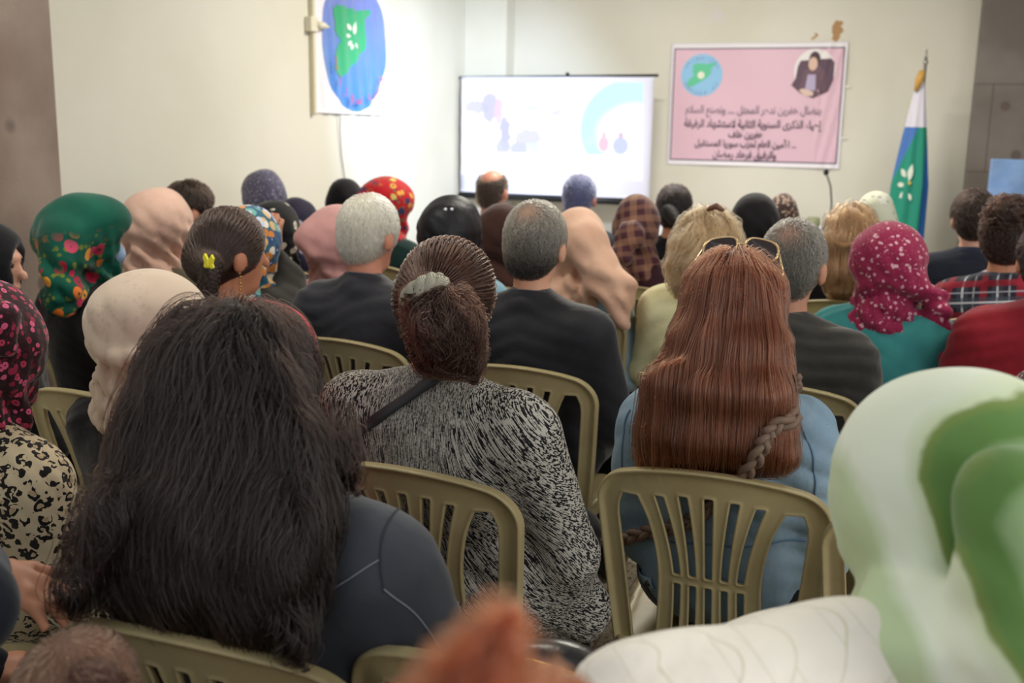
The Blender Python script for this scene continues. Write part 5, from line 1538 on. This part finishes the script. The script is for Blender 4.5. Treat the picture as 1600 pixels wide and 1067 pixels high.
P35.shirt(fabric('dark_slate_shirt', '2E3440', '262B36'), g=0.008, collar=0.012, name='shirt'); P35.lower(DKPANTS)
P35.short_hair('6A72A0', n=3500, r=0.0012, L=0.014, g=0.009, base=0.8)  # grey hair; the screen's blue light is put into its colour
CK = tartan('maroon_tan_checks', '4A2A34', [(0.25, 0.14, 'A07860', 0.42), (0.75, 0.10, 'A07860', 0.30)], per=0.10, rot=(0.2, 0.25, 0.1))
P24 = veiled(998, 296, 4.55, 'person in maroon and tan checked headscarf and dark maroon top', CK, 0.180, 0.6, fabric('dark_maroon_top', '3A2029', '301A22'), w=1.05, cl='plastic chair under the maroon and tan checked headscarf', drape=0.6,
             extra=lambda f, P: f.u(0.04, Cn(P.loc(985, 370, 4.42), P.loc(968, 400, 4.40), 0.06, 0.045)))
P36 = Person(1055, 287, 5.4, 'person with dark hair tied low behind, black top, right of the screen', face=-2, w=0.92, top=0.13, chair_label='plastic chair under the dark tied hair right of the screen')
P36.shirt(BLACK, name='black_top'); P36.lower(BLACK)
P36.short_hair('2A2226', n=2500, r=0.0011, L=0.04, g=0.012, base=0.6)
t_ = Field().u(0.03, Cn(P36.H((0, -0.10, -0.01)), P36.loc(1058, 350, 5.28), 0.045, 0.03)); t_.disp = P36.folds(0.006)
P36.add('ponytail', t_, scalp_mat('scalp_2A2226', '2A2226', 0.6))
P25 = veiled(1182, 293, 4.4, 'person in a plain matt black headscarf behind short grey hair', BLACK, 0.195, 0.5, cl='plastic chair under the plain matt black headscarf')
P37 = veiled(1226, 295, 5.6, 'person in a brown and cream patterned headscarf, small, beneath the banner', speckle('brown_cream_pattern', '4A3A38', '8C7466', 'C2AE9C', 34, 0.34, scale2=50), 0.150, 0.3, cl='plastic chair under the brown and cream patterned headscarf')
PL = speckle('pale_grey_marbled', 'C9CCB8', 'DDDDD0', '9C9E8E', 12, 0.3, scale2=24)
P38 = veiled(1370, 292, 5.1, 'person in a pale grey-green headscarf beside the flag', PL, 0.195, 0.4, fabric('grey_top', '8C8C84'), cl='plastic chair under the pale grey-green headscarf')

# dark-haired persons on the right
P27 = Person(1526, 296, 4.7, 'person with curly black hair and dark navy jacket, before the blue board', face=4, hy=10, w=1.08, top=0.13, skin_c='D2A894', chair_label='plastic chair under the dark navy jacket, right side', cdy=-0.0)
P27.shirt(fabric('dark_navy_jacket', '1D2330', '171B26'), g=0.012, collar=0.02, name='jacket'); P27.lower(DKPANTS)
P27.collar(fabric('navy_collar', '222938', '1A1F2A'), w=0.04)
P27.short_hair('33241F', n=5000, r=0.0011, L=0.035, g=0.016, base=0.55, frizz=0.9)
PLD = tartan('red_grey_plaid', '2A2530', [(0.2, 0.10, '8A1F30', 0.85), (0.6, 0.16, '3C4450', 0.7), (0.6, 0.03, 'C9CCD2', 0.8), (0.92, 0.025, 'A8AEB8', 0.6)], per=0.115, rot=(0.1, 0.12, 0.3))
P28 = Person(1578, 316, 3.9, 'person with curly dark-brown bun and red-grey plaid shirt, right edge', face=-6, hy=0, w=1.05, top=0.13, chair_label='plastic chair under the red-grey plaid shirt', cdy=0.0, cdx=0.0)
P28.shirt(PLD, g=0.010, collar=0.012, name='plaid_shirt'); P28.lower(BLACK)
P28.short_hair('38251F', n=5000, r=0.0010, L=0.045, g=0.018, base=0.55, frizz=0.9)
bun = Field().u(0.03, E(P28.H((0, -0.07, 0.085)), (0.062, 0.055, 0.05))); bun.disp = lambda P: 0.006 * fn(P, 90, 3)
bo = P28.add('hair_bun', bun, scalp_mat('scalp_38251F0.55', '38251F', 0.55))
make_strands('hair_strands', bo, hair_mat('hair_38251F', '38251F'), bun, sample_surface(bun, *bound(bun), 2500, 71), lambda P, G: np.cross(G, [0.2, 0.3, 1.0]), 10, 0.009, (0, 0.01), 0.001, (0.8, 90), 3, 0.5, frizz=0.5, free=0.03)
P7 = Person(1645, 345, 3.35, 'person in a crimson-red sweater, half cut by the right edge', face=4, w=1.15, top=0.13, chair_label='plastic chair at the right edge under the crimson sweater', chair_at=(1628, 532, 3.35))
P7.shirt(fabric('crimson_sweater', '8E1F2B', '7A1824'), g=0.014, amp=0.006, name='sweater'); P7.lower(BLACK)
P7.short_hair('241C1E', n=3500, r=0.0010, L=0.04, g=0.016, base=0.6)
P39 = veiled(1662, 556, 2.25, 'person in a maroon-brown flowered headscarf, cut by the right edge behind the green scarf', speckle('maroon_brown_flowers', '3A2024', '8A4A50', 'C09A90', 60, 0.3), 0.23, 0.6, face=2, hy=10, cl='plastic chair at the right edge beside the green tie-dyed scarf')

# ---------------------------------------------------------------- very near, low in the frame
P0 = Person(-290, 620, 1.35, 'person in a dark navy sleeve with a gold ring, lower left corner', face=-4, w=1.1, top=0.13, chair=False,
            arms=lambda P: {1: [P.loc(-170, 840, 1.33), P.loc(-70, 950, 1.22), P.loc(-48, 890, 1.42)], ('h', 1): ((0.9, 0.35, -0.3), (0.1, 0.0, 1.0))})
NV = fabric('dark_navy_sleeve', '181D2C', '12151F')
P0.shirt(NV, g=0.012, amp=0.006, name='sweater')
P0.lower(NV); P0.short_hair('2A2224', n=800, r=0.001, L=0.04, g=0.014)
make_chair(P0.o[0], P0.o[1], 0.0, 'plastic chair outside the left edge under the navy sweater')
MB().tube([tuple(P0.loc(-18, 888, 1.40) + np.array([0.0, 0.011 * math.cos(a), 0.011 * math.sin(a)])) for a in np.linspace(0, 2 * math.pi, 20)], 0.0016, 6).build('ring', gd, P0.body, smooth=True)

P40 = Person(112, 990, 1.12, 'small child with light brown hair in a pink tie, low in the lower left corner', face=0, w=0.95, top=0.128, child=0.68, skin_c='D0A088', chair_label='plastic chair below the frame under the small child with a pink hair tie')
P40.shirt(fabric('dark_child_top', '25242B'), name='top'); P40.lower(BLACK)
P40.short_hair('7A5A48', n=4000, r=0.0008, L=0.03, g=0.010, base=0.9, frizz=0.1)
bn_ = P40.H((0.075, -0.055, 0.06))
bf_ = Field().u(0.02, E(bn_, (0.042, 0.035, 0.045))); bf_.disp = lambda P: 0.004 * fn(P, 90, 3)
bo = P40.add('pigtail', bf_, scalp_mat('scalp_child', '5A4036', 0.8), 0.006)
make_strands('hair_strands', bo, hair_mat('hair_5A4036', '5A4036'), bf_, sample_surface(bf_, *bound(bf_), 1500, 72), lambda P, G: np.cross(G, [0.2, 0.9, 0.3]), 8, 0.008, (0, 0.005), 0.0007, (0.5, 90), 3, 0.5, frizz=0.2, free=0.01)
MB().sphere(tuple(bn_ + [-0.035, -0.03, 0.0]), (0.016, 0.013, 0.015)).build('pink_tie', plain('pink_band', 'E0738A', 0.6), P40.body, smooth=True)

P41 = Person(750, 1052, 0.48, 'person with wispy orange-red hair, very close and low at the bottom edge', face=0, w=0.95, top=0.128, chair=False)
P41.shirt(fabric('rust_top', '7A3A2A'), name='top'); P41.lower(BLACK)
P41.short_hair('9A4A2C', n=5000, r=0.0005, L=0.07, g=0.004, base=0.8, frizz=0.5)

tf_ = Field().u(0.01, Cn(P41.loc(735, 1075, 0.46), P41.loc(775, 1015, 0.46), 0.016, 0.006)); rt = sample_surface(tf_, *bound(tf_), 900, 77)
tu = P41.add('hair_tuft', tf_, scalp_mat('scalp_rust', '7A3A24', 0.8), 0.003)
make_strands('hair_strands', tu, hair_mat('hair_9A4A2C', '9A4A2C'), tf_, rt, lambda P, G: np.array([0.5, 0, 1.0]), 8, 0.006, (0, 0.006), 0.0004, (0.4, 90), 3, 0.5, frizz=0.3, free=0.015)

# ---------------------------------------------------------------- empty chair with the handbag
q = at(790, 1078, 1.34)
make_chair(q[0], q[1] + 0.25, 0.03, 'plastic chair with a black handbag standing on it, bottom edge')
hq = at(822, 1005, 1.46)
hbag = empty('handbag', (hq[0], hq[1], SEAT_Z + 0.004), 0.0); hbag.scale = (1.3, 1.3, 1.3)
tag(hbag, 'black leather handbag with a gold zip, standing on a plastic chair', 'handbag')
lth = NT('black_leather', 0.3, 0.5); lth.bump(lth.voro(160), 0.25, 0.001); lth = lth.out('1B1A1E')
bg = Field().u(0.04, Cn((-0.13, 0, 0.07), (0.13, 0, 0.07), 0.065, 0.065, sc=(1, 0.8, 1)), E((0, 0, 0.16), (0.17, 0.055, 0.13)), Cn((-0.11, 0, 0.24), (0.11, 0, 0.22), 0.045, 0.045, sc=(1, .8, 1)))
bg.disp = lambda P: 0.005 * np.sin(fn(P, 20, 3) * 3) + np.maximum(0, 0.0 - P[..., 2])
link('bag_body', bg.mesh('bag_body', 0.007), hbag, mat=lth)
zq, zG = on_surface(bg, spline(np.array([(-0.12, -0.02, 0.285), (-0.03, -0.03, 0.29), (0.04, -0.03, 0.28), (0.13, -0.02, 0.26)]), 40), 0.002)
ribbon('zip', zq, zG, 0.008, 0.002, gd, hbag)
MB().tube([tuple(zq[22] + zG[22] * 0.004), tuple(zq[22] + zG[22] * 0.006 + [0.04, -0.03, -0.01]), tuple(zq[22] + zG[22] * 0.004 + [0.075, -0.045, -0.025])], [0.003, 0.006, 0.005], 8).build('zip_pull', gd, hbag, smooth=True)

q = at(1500, 880, 1.82)
make_chair(q[0], q[1] + 0.285, 0.0, 'plastic chair right of the denim jacket, mostly hidden by the green tie-dyed scarf')
